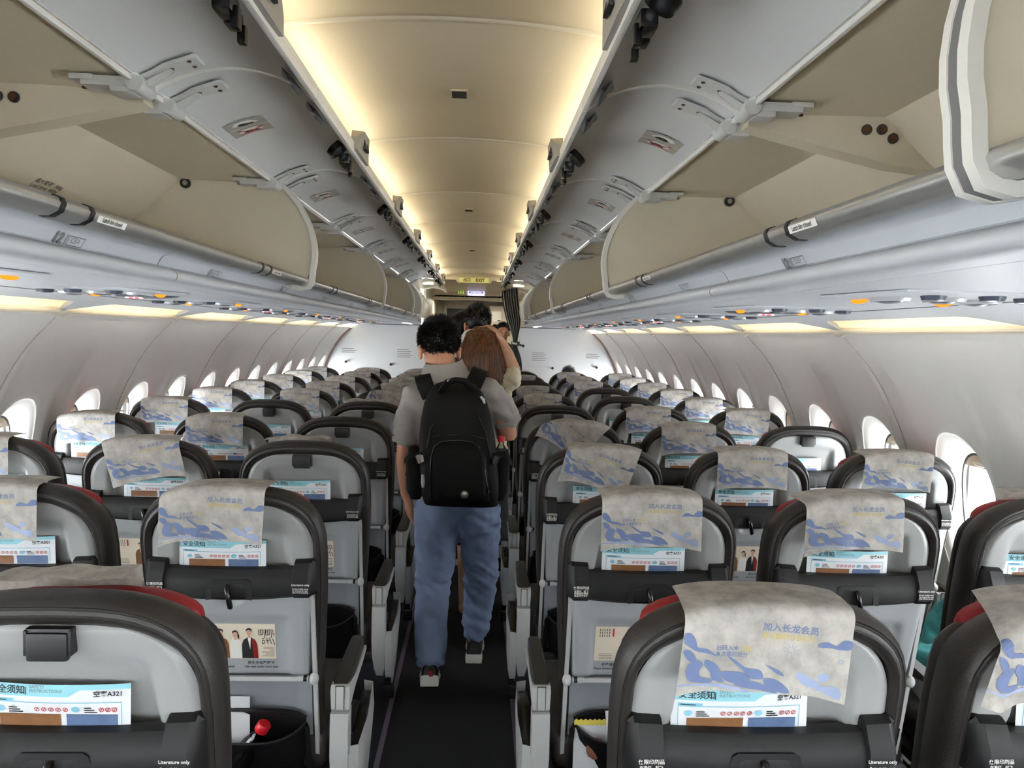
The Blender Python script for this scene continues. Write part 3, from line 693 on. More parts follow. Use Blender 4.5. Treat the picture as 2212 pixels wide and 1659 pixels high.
    # tray table
    def tr(u, v):
        z = .641+(.857-.641)*v; wd = .176+.012*v; x = -wd+2*wd*u
        z2 = z+(.008*(x/.18)**2)*v
        d = .010*(1-sm((abs(x)-.122)/.020))*(1-sm((z-.782)/.03))
        e = .008*sm((abs(x)/wd-.965)/.035)+.006*sm((.02-v)/.02)
        notch = .010*(1-sm((math.hypot(x, (z2-.857)*1.4)-.022)/.010))
        return (x, by(z)-.022+d+e+notch, z2)
    t = MB().grid(tr, 44, 30); n = 45
    bnd = [tr(i/44, 0) for i in range(45)]+[tr(1, j/30) for j in range(1, 31)]+[tr(1-i/44, 1) for i in range(1, 45)]+[tr(0, 1-j/30) for j in range(1, 30)]
    t.loft([bnd, [(x*.995, y+.018, z) for x, y, z in bnd]], True, False)
    M['tray'] = t.mesh('tray_table', 'tray', 60)
    ty = lambda z: by(z)-.0115
    q = MB(); z0, z1, x0, x1 = .686, .782, -.124, .098
    R = [(x0+.003, z0), (x1-.003, z0), (x1, z0+.003), (x1, z1-.003), (x1-.003, z1), (x0+.003, z1), (x0, z1-.003), (x0, z0+.003)]
    def stk(off): return lambda x, z: (x, by(z)-.0225+.010*(1-sm((abs(x)-.122)/.020))*(1-sm((z-.782)/.03))-off, z)
    S0 = stk(.0008)
    q.grid(lambda u, v: S0(x0+(x1-x0)*u, z0+(z1-z0)*v), 20, 8); M['poster'] = q.mesh('poster_sticker', 'poster')
    S1, S2, S3 = stk(.0014), stk(.0020), stk(.0026)
    hair, face, s_brown, s_white, s_dark, s_red, ink, inkr = MB(), MB(), MB(), MB(), MB(), MB(), MB(), MB()
    def fan(mb, S, pts): mb.poly([S(x, z) for x, z in pts])
    def el(cx, cz, rx, rz, n=14): return [(cx+rx*math.cos(2*math.pi*i/n), cz+rz*math.sin(2*math.pi*i/n)) for i in range(n)]
    for cx, hz, kind in ((-.036, .762, 0), (.000, .758, 1), (.034, .764, 2)):
        w_ = .019 if kind != 1 else .014
        body = [(cx-w_*1.05, .687), (cx-w_, .725), (cx-w_*.75, .738), (cx-.004, .745), (cx+.004, .745), (cx+w_*.75, .738), (cx+w_, .725), (cx+w_*1.05, .687)]
        fan((s_brown, s_white, s_dark)[kind], S1, body)
        fan(face, S2, el(cx, hz-.006, .0058, .0085)); fan(face, S2, [(cx-.003, hz-.02), (cx+.003, hz-.02), (cx+.0025, hz-.011), (cx-.0025, hz-.011)])
        fan(hair, S3, [(cx-.0072, hz-.004), (cx-.0068, hz+.003), (cx-.002, hz+.0065), (cx+.004, hz+.006), (cx+.0072, hz+.001), (cx+.0068, hz-.005), (cx+.0045, hz+.0005), (cx, hz+.0018), (cx-.0048, hz+.0002)])
        if kind == 1: fan(hair, S1, [(cx+.005, hz), (cx+.0095, hz-.006), (cx+.009, hz-.02), (cx+.006, hz-.018)])
        if kind != 1: fan(s_white, S2, [(cx-.004, .744), (cx+.004, .744), (cx+.001, .712)])
        if kind == 2: fan(s_red, S2, [(cx+.006, .742), (cx+w_*.75, .738), (cx+w_, .725), (cx+w_*1.05, .687), (cx+.009, .687)])
    def stroke(pts, wd=.0009):
        for (a, b), (c_, d) in zip(pts, pts[1:]):
            n_ = Vector((d-b, -(c_-a))); n_ = n_.normalized()*wd if n_.length else Vector((0, wd)); fan(ink, S2, [(a-n_.x, b-n_.y), (c_-n_.x, d-n_.y), (c_+n_.x, d+n_.y), (a+n_.x, b+n_.y)])
    X = .060
    for dx in (0, .017): 
        stroke([(X+dx-.001, .768), (X+dx-.002, .752), (X+dx+.003, .751)]); stroke([(X+dx+.003, .766), (X+dx+.009, .766), (X+dx+.008, .754), (X+dx+.003, .753), (X+dx+.003, .766)]); stroke([(X+dx+.011, .767), (X+dx+.015, .765), (X+dx+.013, .756), (X+dx+.011, .744)])
    stroke([(X+.005, .742), (X+.011, .743)]); stroke([(X+.006, .737), (X+.006, .727), (X+.011, .729), (X+.010, .738), (X+.006, .737)]); stroke([(X+.017, .744), (X+.019, .728)]); stroke([(X+.014, .736), (X+.025, .738)]); stroke([(X+.023, .745), (X+.028, .728)]); stroke([(X+.031, .742), (X+.036, .725)])
    for i, L in enumerate((.026, .012, .03, .022, .03)): stroke([(.094-L, .716-i*.0055), (.094, .716-i*.0055)], .0007)
    for i in range(5):
        for j in range(3): stroke([(-.112+i*.006, .776-j*.008), (-.112+i*.006, .770-j*.008)], .0009)
    for i in range(4): stroke([(-.112, .706-i*.0048), (-.078, .706-i*.0048)], .0005)
    fan(inkr, S2, [(.0935, .758), (.0955, .758), (.0955, .751), (.0935, .751)]); fan(inkr, S2, [(-.080, .777), (-.076, .777), (-.076, .755), (-.080, .755)])
    for nm, mb, mt in (('figure_hair', hair, 'print_black'), ('figure_face', face, 'skin_pale'), ('brown_suit', s_brown, 'card_brown'), ('white_clothes', s_white, 'print_white'), ('dark_suit', s_dark, 'print_black'), ('red_lapel', s_red, 'exit_red'), ('poster_ink', ink, 'print_black'), ('poster_red', inkr, 'print_red')): M[nm] = mb.mesh(nm, mt, 0)
    tt = MB()
    for txt, sz, x, z in (('就座后系好安全带', .0095, -.065, .6745), ('Please fasten seat belt while seated', .0082, -.065, .6635), ('救生衣在座椅下', .0095, .060, .6745), ('Life vest under your seat', .0082, .060, .6635)):
        a = text2d(txt, sz, bold=.0002); S = stk(.0012); a.v = [S(x+p, z+q_) for p, q_, _ in a.v]; tt.add(a.v, a.f)
    M['tray_text'] = tt.mesh('tray_text', 'print_black', 0)
    # tray support bar, joints, arms
    b = MB(); b.box((0, by(.63)-.010, .629), (.30, .012, .012), .003); M['bar'] = b.mesh('tray_bar', 'arm_grey')
    for s in (-1, 1):
        b = MB(); b.tube([(s*.146, by(.63)-.011, .629), (s*.163, by(.63)-.011, .629)], .0085, 10); b.tube([(s*.172, by(.63)-.011, .629), (s*.176, by(.63)-.011, .629)], .0085, 10); b.ell((s*.190, by(.63)-.016, .631), (.012, .014, .016), 12, 8); M['joint%d' % s] = b.mesh('tray_joint', 'arm_grey')
        b = MB(); b.tube([(s*.163, by(.63)-.011, .629), (s*.172, by(.63)-.011, .629)], .0075, 8); M['pin%d' % s] = b.mesh('joint_pin', 'black_plastic')
        b = MB(); b.loft([[(s*(.190+q), by(z)-.006+p, z) for q, p in ((-.004, -.006), (.006, -.006), (.006, .012), (-.004, .012))] for z in (.87, .70, .645, .60, .52, .44, .38)]); M['arm%d' % s] = b.mesh('tray_arm', 'arm_grey', 40)
    # lower shell, leather bag pocket
    l = MB().grid(lambda u, v: ((-.196+.392*u), by(.30+.335*v)+.004-.006*(1-sm((abs(u-.5)*2-.86)/.1))*0+.012*(1-sm((abs(u-.5)*2-.72)/.12)), .30+.335*v), 30, 6); M['lower'] = l.mesh('lower_shell', 'shell_low', 60)
    def bag(u, v):
        x = -.165+.33*u; bul = (1-abs(2*u-1)**4); zt = .500-.035*bul; z = .30+(zt-.30)*v
        return (x, by(z)-.008-.052*bul*(.55+.45*v), z)
    b = MB().grid(bag, 24, 10); b.tube([bag(i/24, 1) for i in range(25)], .0045, 6); M['bag'] = b.mesh('seat_pocket', 'leather_black', 60)
    b = MB().grid(lambda u, v: (-.165+.33*u, by(.30+.235*v)-.006, .30+.235*v-.02*abs(2*u-1)**6*v), 16, 6); b.tube([(-.165+.33*i/16, by(.53)-.007, .535-.02*abs(2*i/16-1)**6) for i in range(17)], .005, 6)
    for s in (-1, 1): b.loft([[(s*.165, by(.30+.2*j/5)-.006, .30+.2*j/5) for j in range(6)], [(s*.178, by(.30+.2*j/5)-.02-.01*j/5, .30+.2*j/5-.003) for j in range(6)], [(s*.163, by(.30+.2*j/5)-.012-.012*j/5, .30+.2*j/5) for j in range(6)]], False, False)
    M['bagback'] = b.mesh('pocket_back', 'leather_black', 60)
    # cushion, frame, legs
    c = MB(); c.box((0, .36, .415), (.43, .47, .10), .035, 3); M['cushion'] = c.mesh('seat_cushion', 'leather', 50)
    c = MB(); c.box((0, .32, .345), (.48, .40, .03), .008); c.tube([(-.258, .20, .31), (.258, .20, .31)], .022, 10); c.tube([(-.258, .46, .31), (.258, .46, .31)], .022, 10); M['frame'] = c.mesh('seat_frame', 'steel_dark')
    c = MB(); c.tube([(0, .20, .31), (0, .13, .03)], .014, 8); c.tube([(0, .46, .31), (0, .50, .03)], .014, 8); c.tube([(0, .20, .29), (0, .49, .06)], .009, 6); c.box((0, .30, .018), (.035, .50, .036), .006); M['leg'] = c.mesh('leg', 'steel')
    # armrest, origin at its rear top centre
    a = MB(); secs = []
    for y, w_, zt, zb in ((.06, .020, .607, .585), (.075, .0225, .612, .580), (.12, .0225, .616, .580), (.26, .019, .622, .586), (.33, .018, .622, .588), (.345, .012, .618, .592)): secs.append([(-w_*.8, y, zt), (w_*.8, y, zt), (w_, y, zt-.006), (w_, y, zb), (-w_, y, zb), (-w_, y, zt-.006)])
    a.loft(secs); M['a_pad'] = a.mesh('arm_pad', 'arm_dark', 40)
    a = MB(); secs = []
    for y, zt, zb in ((.048, .602, .545), (.054, .606, .538), (.075, .606, .54), (.16, .590, .558), (.30, .590, .566), (.34, .590, .575)): secs.append([(-.0235, y, zt), (.0235, y, zt), (.0245, y, zt-.01), (.0225, y, zb), (-.0225, y, zb), (-.0245, y, zt-.01)])
    a.loft(secs); M['a_cap'] = a.mesh('arm_cap', 'arm_grey', 30)
    a = MB(); a.box((0, .049, .575), (.020, .010, .060), .003); M['a_inset'] = a.mesh('cap_insert', 'arm_grey'); a = MB(); a.loft([[(x, .0472, z) for x, z in ((-.0115, .545), (-.0115, .6065), (.0115, .6065), (.0115, .545))], [(x, .0455, z) for x, z in ((-.0115, .545), (-.0115, .6065), (.0115, .6065), (.0115, .545))]]); M['a_line'] = a.mesh('cap_seam', 'gasket')
    a = MB(); a.loft([[(x*q, y+dy, z) for x, dy in ((-.023, 0), (.023, 0), (.023, .05), (-.023, .05))] for y, z, q in ((.040, .536, 1), (.036, .50, 1), (.036, .42, 1), (.045, .36, .95), (.075, .30, .8), (.10, .26, .5))]); M['a_body'] = a.mesh('arm_body', 'arm_grey', 40)
    a = MB(); a.loft([[(.0, .06, .44), (.0, .07, .28), (.0, .16, .20)], [(.022, .07, .44), (.024, .08, .27), (.018, .17, .20)], [(.030, .18, .46), (.030, .20, .33), (.022, .26, .26)], [(.028, .30, .50), (.028, .33, .42), (.02, .36, .34)], [(.0, .31, .50), (.0, .34, .42), (.0, .37, .34)]], False, False)
    M['a_fair1'] = a.mesh('arm_fairing', 'arm_grey', 50); M['a_fair-1'] = a.mirror().mesh('arm_fairing', 'arm_grey', 50)
    a = MB(); a.box((0, .06, .425), (.045, .03, .075), .004); M['a_mount'] = a.mesh('arm_mount', 'grey_bracket'); a = MB(); a.tube([(-.024, .06, .43), (.024, .06, .43)], .010, 8); M['a_axle'] = a.mesh('arm_axle', 'steel')
    a = MB(); a.loft([[(x+.004*math.sin(i*.9), y, z) for x in (-.012, .012)] for i, (y, z) in enumerate(((.30, .47), (.22, .475), (.13, .46), (.10, .40), (.095, .33), (.10, .27), (.10, .22)))], False, False); a.box((0, .10, .20), (.04, .012, .05), .004); M['belt'] = a.mesh('seat_belt', 'black_gloss', 60)
seat_meshes()
COLX = {'A': -1.564, 'B': -1.034, 'C': -.511, 'D': .511, 'E': 1.034, 'F': 1.564}
ROWY = lambda r: 1.795+.752*(r-1)
PLACE = {'A': 'window seat', 'F': 'window seat', 'B': 'middle seat', 'E': 'middle seat', 'C': 'aisle seat', 'D': 'aisle seat'}
def bare(c, r): return (c, r) in {('C', 0), ('C', 2), ('C', 3), ('C', 4), ('B', 4), ('D', 4), ('D', 7), ('E', 5), ('E', 6), ('F', 3), ('F', 1), ('D', 9)}
def armrest(root, x, side, aisle):
    e = ob('armrest', SEATM['a_cap'], root, (x, by(.6), 0)); e.location.y = .045
    for n in ('a_pad', 'a_inset', 'a_line', 'a_body', 'a_mount', 'a_axle'): q = ob(SEATM[n].name.split('.')[0], SEATM[n], e)
    if aisle: ob('arm_fairing', SEATM['a_fair%d' % side], e, (side*.022, 0, 0))
def make_seat(c, r):
    M = SEATM; s = 1 if c in 'DEF' else -1
    look = 'bare headrest' if bare(c, r) else 'printed headrest cover'
    root = tag(empty('airline_seat', (COLX[c], ROWY(r), 0)), 'grey airline %s, %s row from bulkhead, %s, %s' % (PLACE[c], ORD[10-r], SIDE[s], look), 'airline seat', 'airline seats in rows')
    rim = ob('leather_rim', M['rim'], root); ob('stitching', M['thread'], rim); ob('front_cushion', M['front'], root); ob('headrest_pad', M['headrest'], root); sh = ob('back_shell', M['shell'], root)
    ob('device_hook', M['hook'], root)
    p = ob('literature_pocket', M['pocket'], root)
    for k in (-1, 1): e = ob('pocket_end', M['end%d' % k], p); ob('pocket_text', M['ptext%d' % k], p)
    ob('latch_well', M['well'], p); ob('latch_recess', M['well_floor'], p); ob('turn_latch', M['latch'], p)
    t = ob('tray_table', M['tray'], root)
    for n in ('poster', 'figure_hair', 'figure_face', 'brown_suit', 'white_clothes', 'dark_suit', 'red_lapel', 'poster_ink', 'poster_red', 'tray_text'):
        if r <= 4 or n == 'poster':
            q = ob(M[n].name.split('.')[0], M[n], t)
            if n != 'poster': q['kind'] = 'stuff'
    b = ob('tray_bar', M['bar'], root)
    for k in (-1, 1): ob('tray_joint', M['joint%d' % k], b); ob('joint_pin', M['pin%d' % k], b); ob('tray_arm', M['arm%d' % k], b)
    ob('lower_shell', M['lower'], root); ob('seat_pocket', M['bag'], root); ob('pocket_back', M['bagback'], root); ob('seat_cushion', M['cushion'], root)
    f = ob('seat_frame', M['frame'], root)
    for x in ((-.20, .20) if c in 'BE' else ((.12,) if c in 'AD' else (-.12,))): ob('leg', M['leg'], root, (x, 0, 0))
    ais = -s                                # direction of the aisle
    armrest(root, ais*(.253 if c in 'CD' else .243), ais, c in 'CD')
    if c in 'AF': armrest(root, -ais*.236, -ais, False)
    if c in 'CD': ob('seat_belt', M['belt'], root, (ais*.285, .05, 0))
    return root
for r in range(0, 10):
    for c in 'ABCDEF':
        if r == 0 and c in 'ABF': continue          # out of the frame
        if r == 1 and c == 'A': continue
        make_seat(c, r)

# ------------------------------------------------------------------ headrest covers
def wrap(x, h, off=0):                     # h: cloth length above (+) or below (-) the crest
    zc = top_z(min(abs(x), .19))+.004; r = .017; y0 = -.016-off
    if h <= 0: return (x, y0, zc-r+h)
    if h < math.pi*r/2: a = h/r; return (x, y0+(r+off)*(1-math.cos(a)), zc-r+(r+off)*math.sin(a))
    y = -.016+r+(h-math.pi*r/2)
    if y < .135: return (x, y, zc+off+.002*math.sin(y*40))
    return (x, .146+off, zc-(y-.135))
def cover_point(u, v, rot, dx, off=0):
    c, s_ = math.cos(rot), math.sin(rot)
    x = dx+u*c+v*s_; h = .018-(v*c-u*s_)
    p = wrap(x, h, off); rip = .0028*math.sin(u*38+rot*9)*sm((-h)/.08)+.0025*math.sin(u*90+1)*sm((-h-.05)/.1)
    return (p[0], p[1]+rip-abs(rot)*.05*max(0, -h), p[2])
WAVES = [[(340, 335), (380, 340), (420, 400), (440, 460), (500, 480), (540, 510), (570, 540), (520, 520), (460, 500), (420, 480), (370, 430), (345, 400)], [(345, 460), (390, 470), (430, 530), (435, 570), (400, 560), (360, 510)],
 [(400, 570), (460, 560), (490, 600), (470, 640), (480, 690), (550, 710), (550, 740), (430, 720), (390, 680), (380, 630)], [(500, 560), (560, 590), (600, 640), (610, 700), (640, 740), (560, 720), (540, 660), (500, 610)],
 [(600, 660), (700, 650), (760, 660), (800, 710), (790, 750), (700, 740), (640, 720)], [(630, 530), (700, 570), (760, 615), (830, 620), (870, 640), (885, 690), (850, 700), (790, 690), (750, 640), (690, 590)],
 [(890, 690), (960, 690), (1020, 720), (1060, 760), (1070, 790), (1000, 790), (940, 770), (900, 730)], [(885, 580), (960, 610), (1010, 640), (1020, 665), (970, 645)],
 [(1220, 415), (1245, 375), (1290, 365), (1340, 380), (1380, 325), (1435, 315), (1435, 375), (1380, 400), (1300, 405)], [(800, 712), (900, 740), (1000, 800), (1060, 815), (980, 806), (850, 778), (690, 752)]]
PALE = [[(1095, 640), (1150, 630), (1200, 660), (1270, 690), (1250, 720), (1190, 735), (1140, 700)], [(1250, 640), (1290, 605), (1325, 620), (1310, 660), (1270, 680)], [(1210, 730), (1300, 705), (1390, 690), (1400, 780), (1300, 760)], [(340, 720), (430, 735), (560, 745), (690, 760), (800, 790), (900, 815), (700, 790), (500, 760), (345, 735)]]
def uvp(x, y): return ((x-887)*.000221, .004+(y-150)*.000221)
def subdiv_poly(pts):                      # triangle fan refined round its centre so that it follows the cloth
    c = (sum(p[0] for p in pts)/len(pts), sum(p[1] for p in pts)/len(pts)); return pts
COVM = {}
def smoothp(p):
    out = []
    for i in range(len(p)):
        a, b, c, d = p[i-1], p[i], p[(i+1) % len(p)], p[(i+2) % len(p)]
        for t in (0, .5):
            out.append(tuple(.5*((2*b[k])+(-a[k]+c[k])*t+(2*a[k]-5*b[k]+4*c[k]-d[k])*t*t+(-a[k]+3*b[k]-3*c[k]+d[k])*t**3) for k in (0, 1)))
    return out
def tess(poly, step=.02):
    bm = bmesh.new(); vs = [bm.verts.new((x, y, 0)) for x, y in poly]
    try: bm.faces.new(vs)
    except ValueError: pass
    bmesh.ops.triangulate(bm, faces=bm.faces[:]); bmesh.ops.subdivide_edges(bm, edges=[e for e in bm.edges if e.calc_length() > step], cuts=1, use_grid_fill=True)
    bmesh.ops.triangulate(bm, faces=bm.faces[:]); bm.verts.index_update(); r = ([tuple(v.co) for v in bm.verts], [[v.index for v in f.verts] for f in bm.faces]); bm.free(); return r
PRINT = {}
def print2d():
    b = MB(); p = MB()
    for w_ in WAVES: b.add(*tess([uvp(*q) for q in smoothp(w_)]))
    for w_ in PALE: p.add(*tess([uvp(*q) for q in smoothp(w_)]))
    for cx, cy, R in ((1050, 460, 60), (1380, 490, 30)):          # small fireworks
        for i in range(9):
            a = i*2*math.pi/9; u, v = uvp(cx+math.cos(a)*R*.3, cy+math.sin(a)*R*.3); u2, v2 = uvp(cx+math.cos(a)*R, cy+math.sin(a)*R); n_ = Vector((v2-v, u-u2)).normalized()*.0006
            p.add([(u-n_.x, v-n_.y, 0), (u2, v2, 0), (u+n_.x, v+n_.y, 0)], [[0, 1, 2]])
    t = text2d('加入长龙会员', .0150, 'LEFT', bold=.0002); t.map(lambda a, c, z: (-.010+a*.92, .0375-c, 0)); b.add(t.v, t.f)
    t = text2d('扫码入会', .0095, 'LEFT', bold=.0001); t.map(lambda a, c, z: (-.0725+a*.85, .0765-c, 0)); b.add(t.v, t.f)
    t = text2d('本次乘机积分', .0095, 'LEFT', bold=.0001); t.map(lambda a, c, z: (-.0725+a*.80, .0865-c, 0)); b.add(t.v, t.f)
    y = text2d('享专属积分会员礼', .0105, 'LEFT', bold=.0001); y.map(lambda a, c, z: (-.010+a*.95, .0520-c, 0))
    t = text2d('立得', .0095, 'LEFT', bold=.0001); t.map(lambda a, c, z: (-.038+a*.85, .0765-c, 0)); y.add(t.v, t.f)
    PRINT.update(blue=b, pale=p, yellow=y)
print2d()
def cover_meshes(rot, dx, drop=.132):
    key = (round(rot, 3), round(dx, 3), drop)
    if key not in COVM:
        hw_ = .122
        g = MB().grid(lambda u, v: cover_point(-hw_+2*hw_*u, -.10+(drop+.10)*v, rot, dx), 30, 44); R = {'cloth': g.mesh('cloth', 'cloth', 80)}
        for nm, mt in (('blue', 'ink_blue'), ('pale', 'ink_pale'), ('yellow', 'ink_yellow')):
            q = MB(); q.v = [cover_point(u, min(v*.86, drop-.001), rot, dx, .0012 if nm != 'pale' else .0008) for u, v, _ in PRINT[nm].v]; q.f = PRINT[nm].f; R[nm] = q.mesh(nm+'_print', mt, 0)
        COVM[key] = R
    return COVM[key]
def make_cover(c, r, rot=0, dx=-.025, drop=.132, look='straight'):
    s = 1 if c in 'DEF' else -1; R = cover_meshes(rot, dx, drop)
    e = tag(empty('headrest_cover', (COLX[c], ROWY(r), 0)), '%s wave-print headrest cover, %s, %s row from bulkhead, %s' % (look, PLACE[c], ORD[10-r], SIDE[s]), 'headrest cover', 'paper headrest covers on the seats')
    ob('cloth', R['cloth'], e); [tag(ob(n+'_print', R[n], e), kind='stuff') for n in ('blue', 'pale', 'yellow')]
    return e
def make_flap(c, r, w=.24, dx=-.02, rise=.005, tilt=0):  # cloth lying on the front side, only its top edge shows
    s = 1 if c in 'DEF' else -1
    g = MB().grid(lambda u, v: (dx-w/2+w*u, .060+.065*sm(v*2)+.004*math.sin(u*9), top_z(dx-w/2+w*u)+(rise*(1-abs(2*v-.6))+.004 if v < .8 else -.10*(v-.7))+tilt*(u-.5)+.003*math.sin(u*14+r)), 24, 10)
    e = tag(empty('headrest_cover', (COLX[c], ROWY(r), 0)), 'plain white headrest cover edge, %s, %s row from bulkhead, %s' % (PLACE[c], ORD[10-r], SIDE[s]), 'headrest cover', 'paper headrest covers on the seats')
    g.ob('cloth', 'cloth', e, smooth=80)
SPECIAL = {('B', 2): (.24, -.005, .14, 'twisted'), ('D', 2): (-.30, .0, .14, 'twisted'), ('E', 0): (-.32, -.065, .14, 'twisted'), ('F', 4): (-.10, -.01, .14, 'slightly askew'), ('F', 2): (-.09, -.02, .125, 'slightly askew'), ('D', 0): (-.09, -.012, .128, 'slightly askew'), ('C', 1): (-.05, -.03, .130, 'slightly askew'), ('C', 5): (-.55, .05, .15, 'strongly twisted'), ('D', 3): (-.68, .00, .135, 'strongly twisted'), ('C', 6): (.2, .0, .10, 'crumpled')}
for r in range(0, 10):
    for c in 'ABCDEF':
        if r == 0 and c in 'ABF' or r == 1 and c == 'A': continue
        if bare(c, r):
            if (c, r) in {('C', 0), ('C', 2), ('C', 4), ('F', 1), ('D', 9)}: make_flap(c, r, dx=-.035 if c == 'C' else .0, tilt=-.008 if r else 0, w=.22)
            continue
        if (c, r) in SPECIAL: rot, dx, dr, lk = SPECIAL[(c, r)]; make_cover(c, r, rot, dx, dr, lk)
        else: make_cover(c, r, 0, (-.02, -.008, -.03)[(r*2+ord(c)) % 3] if c not in 'C' else -.03)

# ------------------------------------------------------------------ safety cards in the literature pockets
CARDM = {}
def card_meshes():
    def pt(x, z, off): return (x, by(.95)+.006-off-.010*(1-(x/.105)**2)*sm((z-.93)/.05)+.002, z)
    W, zb, zt = .104, .905, .992
    def q4(mb, x0, z0, x1, z1, off):
        n = max(2, int((x1-x0)/.006)); mb.grid(lambda u, v: pt(x0+(x1-x0)*u, z0+(z1-z0)*v, off), n, max(1, int((z1-z0)/.006)))
    b = MB(); q4(b, -W, zb, W, zt, 0); CARDM['card'] = b.mesh('card_sheet', 'card')
    b = MB(); q4(b, -W, .974, .020, zt, .0008); q4(b, -W, .984, W, zt, .0008); b.poly([pt(.020, .974, .0008), pt(.036, .984, .0008), pt(.020, .984, .0008)]); CARDM['teal'] = b.mesh('teal_header', 'card_teal', 0)
    b = MB()
    for x0, z0, x1, z1 in ((-.094, .9635, .092, .9648), (-.094, .93, -.0928, .9648), (.0908, .93, .092, .9648), (-.094, .9648, -.058, .9695)): q4(b, x0, z0, x1, z1, .0008)
    for x in (-.078, .028): b.poly([pt(x+.006*math.cos(a), .953+.0045*math.sin(a), .0012) for a in [i*math.pi/6 for i in range(12)]])
    CARDM['line'] = b.mesh('card_border', 'card_line')
    b = MB()
    for txt, sz, x, z, al in (('安全须知', .0135, -.094, .9825, 'LEFT'), ('|', .012, -.041, .983, 'LEFT'), ('空客A321', .0095, .094, .9775, 'RIGHT')):
        t = text2d(txt, sz, al, bold=.0002); t.v = [pt(x+p, z+q, .0014) for p, q, _ in t.v]; b.add(t.v, t.f)
    for i, (x, z, L) in enumerate(((-.066, .9555, .012), (-.066, .952, .016), (-.066, .9485, .020), (.040, .9555, .010), (.040, .952, .014), (.040, .9485, .018), (-.090, .967, .022))): q4(b, x, z-.0008, x+L, z+.0008, .0014)
    CARDM['ink'] = b.mesh('card_text', 'print_black', 0)
    b = MB(); t = text2d('SAFETY\nINSTRUCTIONS', .0066, 'LEFT', space=.9); t.v = [pt(-.034+p, .9855+q, .0014) for p, q, _ in t.v]; b.add(t.v, t.f); CARDM['ink2'] = b.mesh('card_text', 'print_grey', 0)
    b = MB()
    for x in (-.026, -.016, -.006, .004, .014, .064, .073, .082):
        b.loft([[pt(x+.0038*math.cos(a), .953+.0036*math.sin(a), .0014) for a in [i*math.pi/5 for i in range(10)]], [pt(x+.0028*math.cos(a), .953+.0026*math.sin(a), .0014) for a in [i*math.pi/5 for i in range(10)]]], True, False); b.poly([pt(x-.0028, .9505, .0014), pt(x-.0018, .950, .0014), pt(x+.0028, .9555, .0014), pt(x+.0018, .956, .0014)])
    CARDM['red'] = b.mesh('no_entry_icons', 'print_red', 0)
    b = MB(); q4(b, -.080, .925, .006, .945, .0009); CARDM['brown'] = b.mesh('brown_picture', 'card_brown'); b = MB(); q4(b, .014, .925, .086, .945, .0009); CARDM['blue'] = b.mesh('blue_picture', 'card_blue')
card_meshes()
CARDX = {('C', 1): -.025, ('C', 0): -.025, ('B', 2): .01, ('C', 2): .0, ('D', 0): -.02, ('D', 1): -.02, ('E', 1): -.03}
for r in range(0, 10):
    for c in 'ABCDEF':
        if r == 0 and c in 'ABF' or r == 1 and c == 'A': continue
        s = 1 if c in 'DEF' else -1; i = r*7+ord(c)
        e = tag(empty('safety_card', (COLX[c]+CARDX.get((c, r), ((i*37) % 11-5)*.004), ROWY(r), ((i*13) % 7-3)*.003+.003)), 'white and teal safety card, %s, %s row from bulkhead, %s' % (PLACE[c], ORD[10-r], SIDE[s]), 'safety card', 'safety cards in the seat pockets')
        e.rotation_euler = (0, ((i*29) % 9-4)*.004, 0)
        ob('card_sheet', CARDM['card'], e); ob('teal_header', CARDM['teal'], e)
        if r <= 6:
            for n in ('line', 'ink', 'ink2', 'red', 'brown', 'blue'): q = ob(CARDM[n].name.split('.')[0], CARDM[n], e); q['kind'] = 'stuff'
# ------------------------------------------------------------------ people
def capsule(mb, path, rs, n=14):
    path = [Vector(p) for p in path]; d0 = (path[0]-path[1]).normalized(); d1 = (path[-1]-path[-2]).normalized()
    P_ = [path[0]+d0*rs[0]*.95, path[0]+d0*rs[0]*.6]+path+[path[-1]+d1*rs[-1]*.6, path[-1]+d1*rs[-1]*.95]; R_ = [rs[0]*.3, rs[0]*.8]+list(rs)+[rs[-1]*.8, rs[-1]*.3]
    mb.tube(P_, R_, n)
def blob(mb, name, mat, parent, voxel=.009, it=3, disp=None):
    me = bpy.data.meshes.new('tmp'); me.from_pydata(mb.v, [], mb.f)
    bm = bmesh.new(); bm.from_mesh(me); bmesh.ops.recalc_face_normals(bm, faces=bm.faces); bm.to_mesh(me); bm.free()
    o = bpy.data.objects.new('tmp', me); COL.objects.link(o)
    r = o.modifiers.new('r', 'REMESH'); r.mode = 'VOXEL'; r.voxel_size = voxel
    if it: s_ = o.modifiers.new('s', 'SMOOTH'); s_.iterations = it; s_.factor = .5
    dg = bpy.context.evaluated_depsgraph_get(); dg.update(); m2 = bpy.data.meshes.new_from_object(o.evaluated_get(dg))
    bpy.data.objects.remove(o); bpy.data.meshes.remove(me); m2.name = name
    if disp:
        m2.update(); ns = [v.normal.copy() for v in m2.vertices]
        for v, n_ in zip(m2.vertices, ns): v.co += n_*disp(v.co)
    m2.materials.clear(); m2.materials.append(MATS[mat]); m2.polygons.foreach_set('use_smooth', [True]*len(m2.polygons))
    return ob(name, m2, parent)
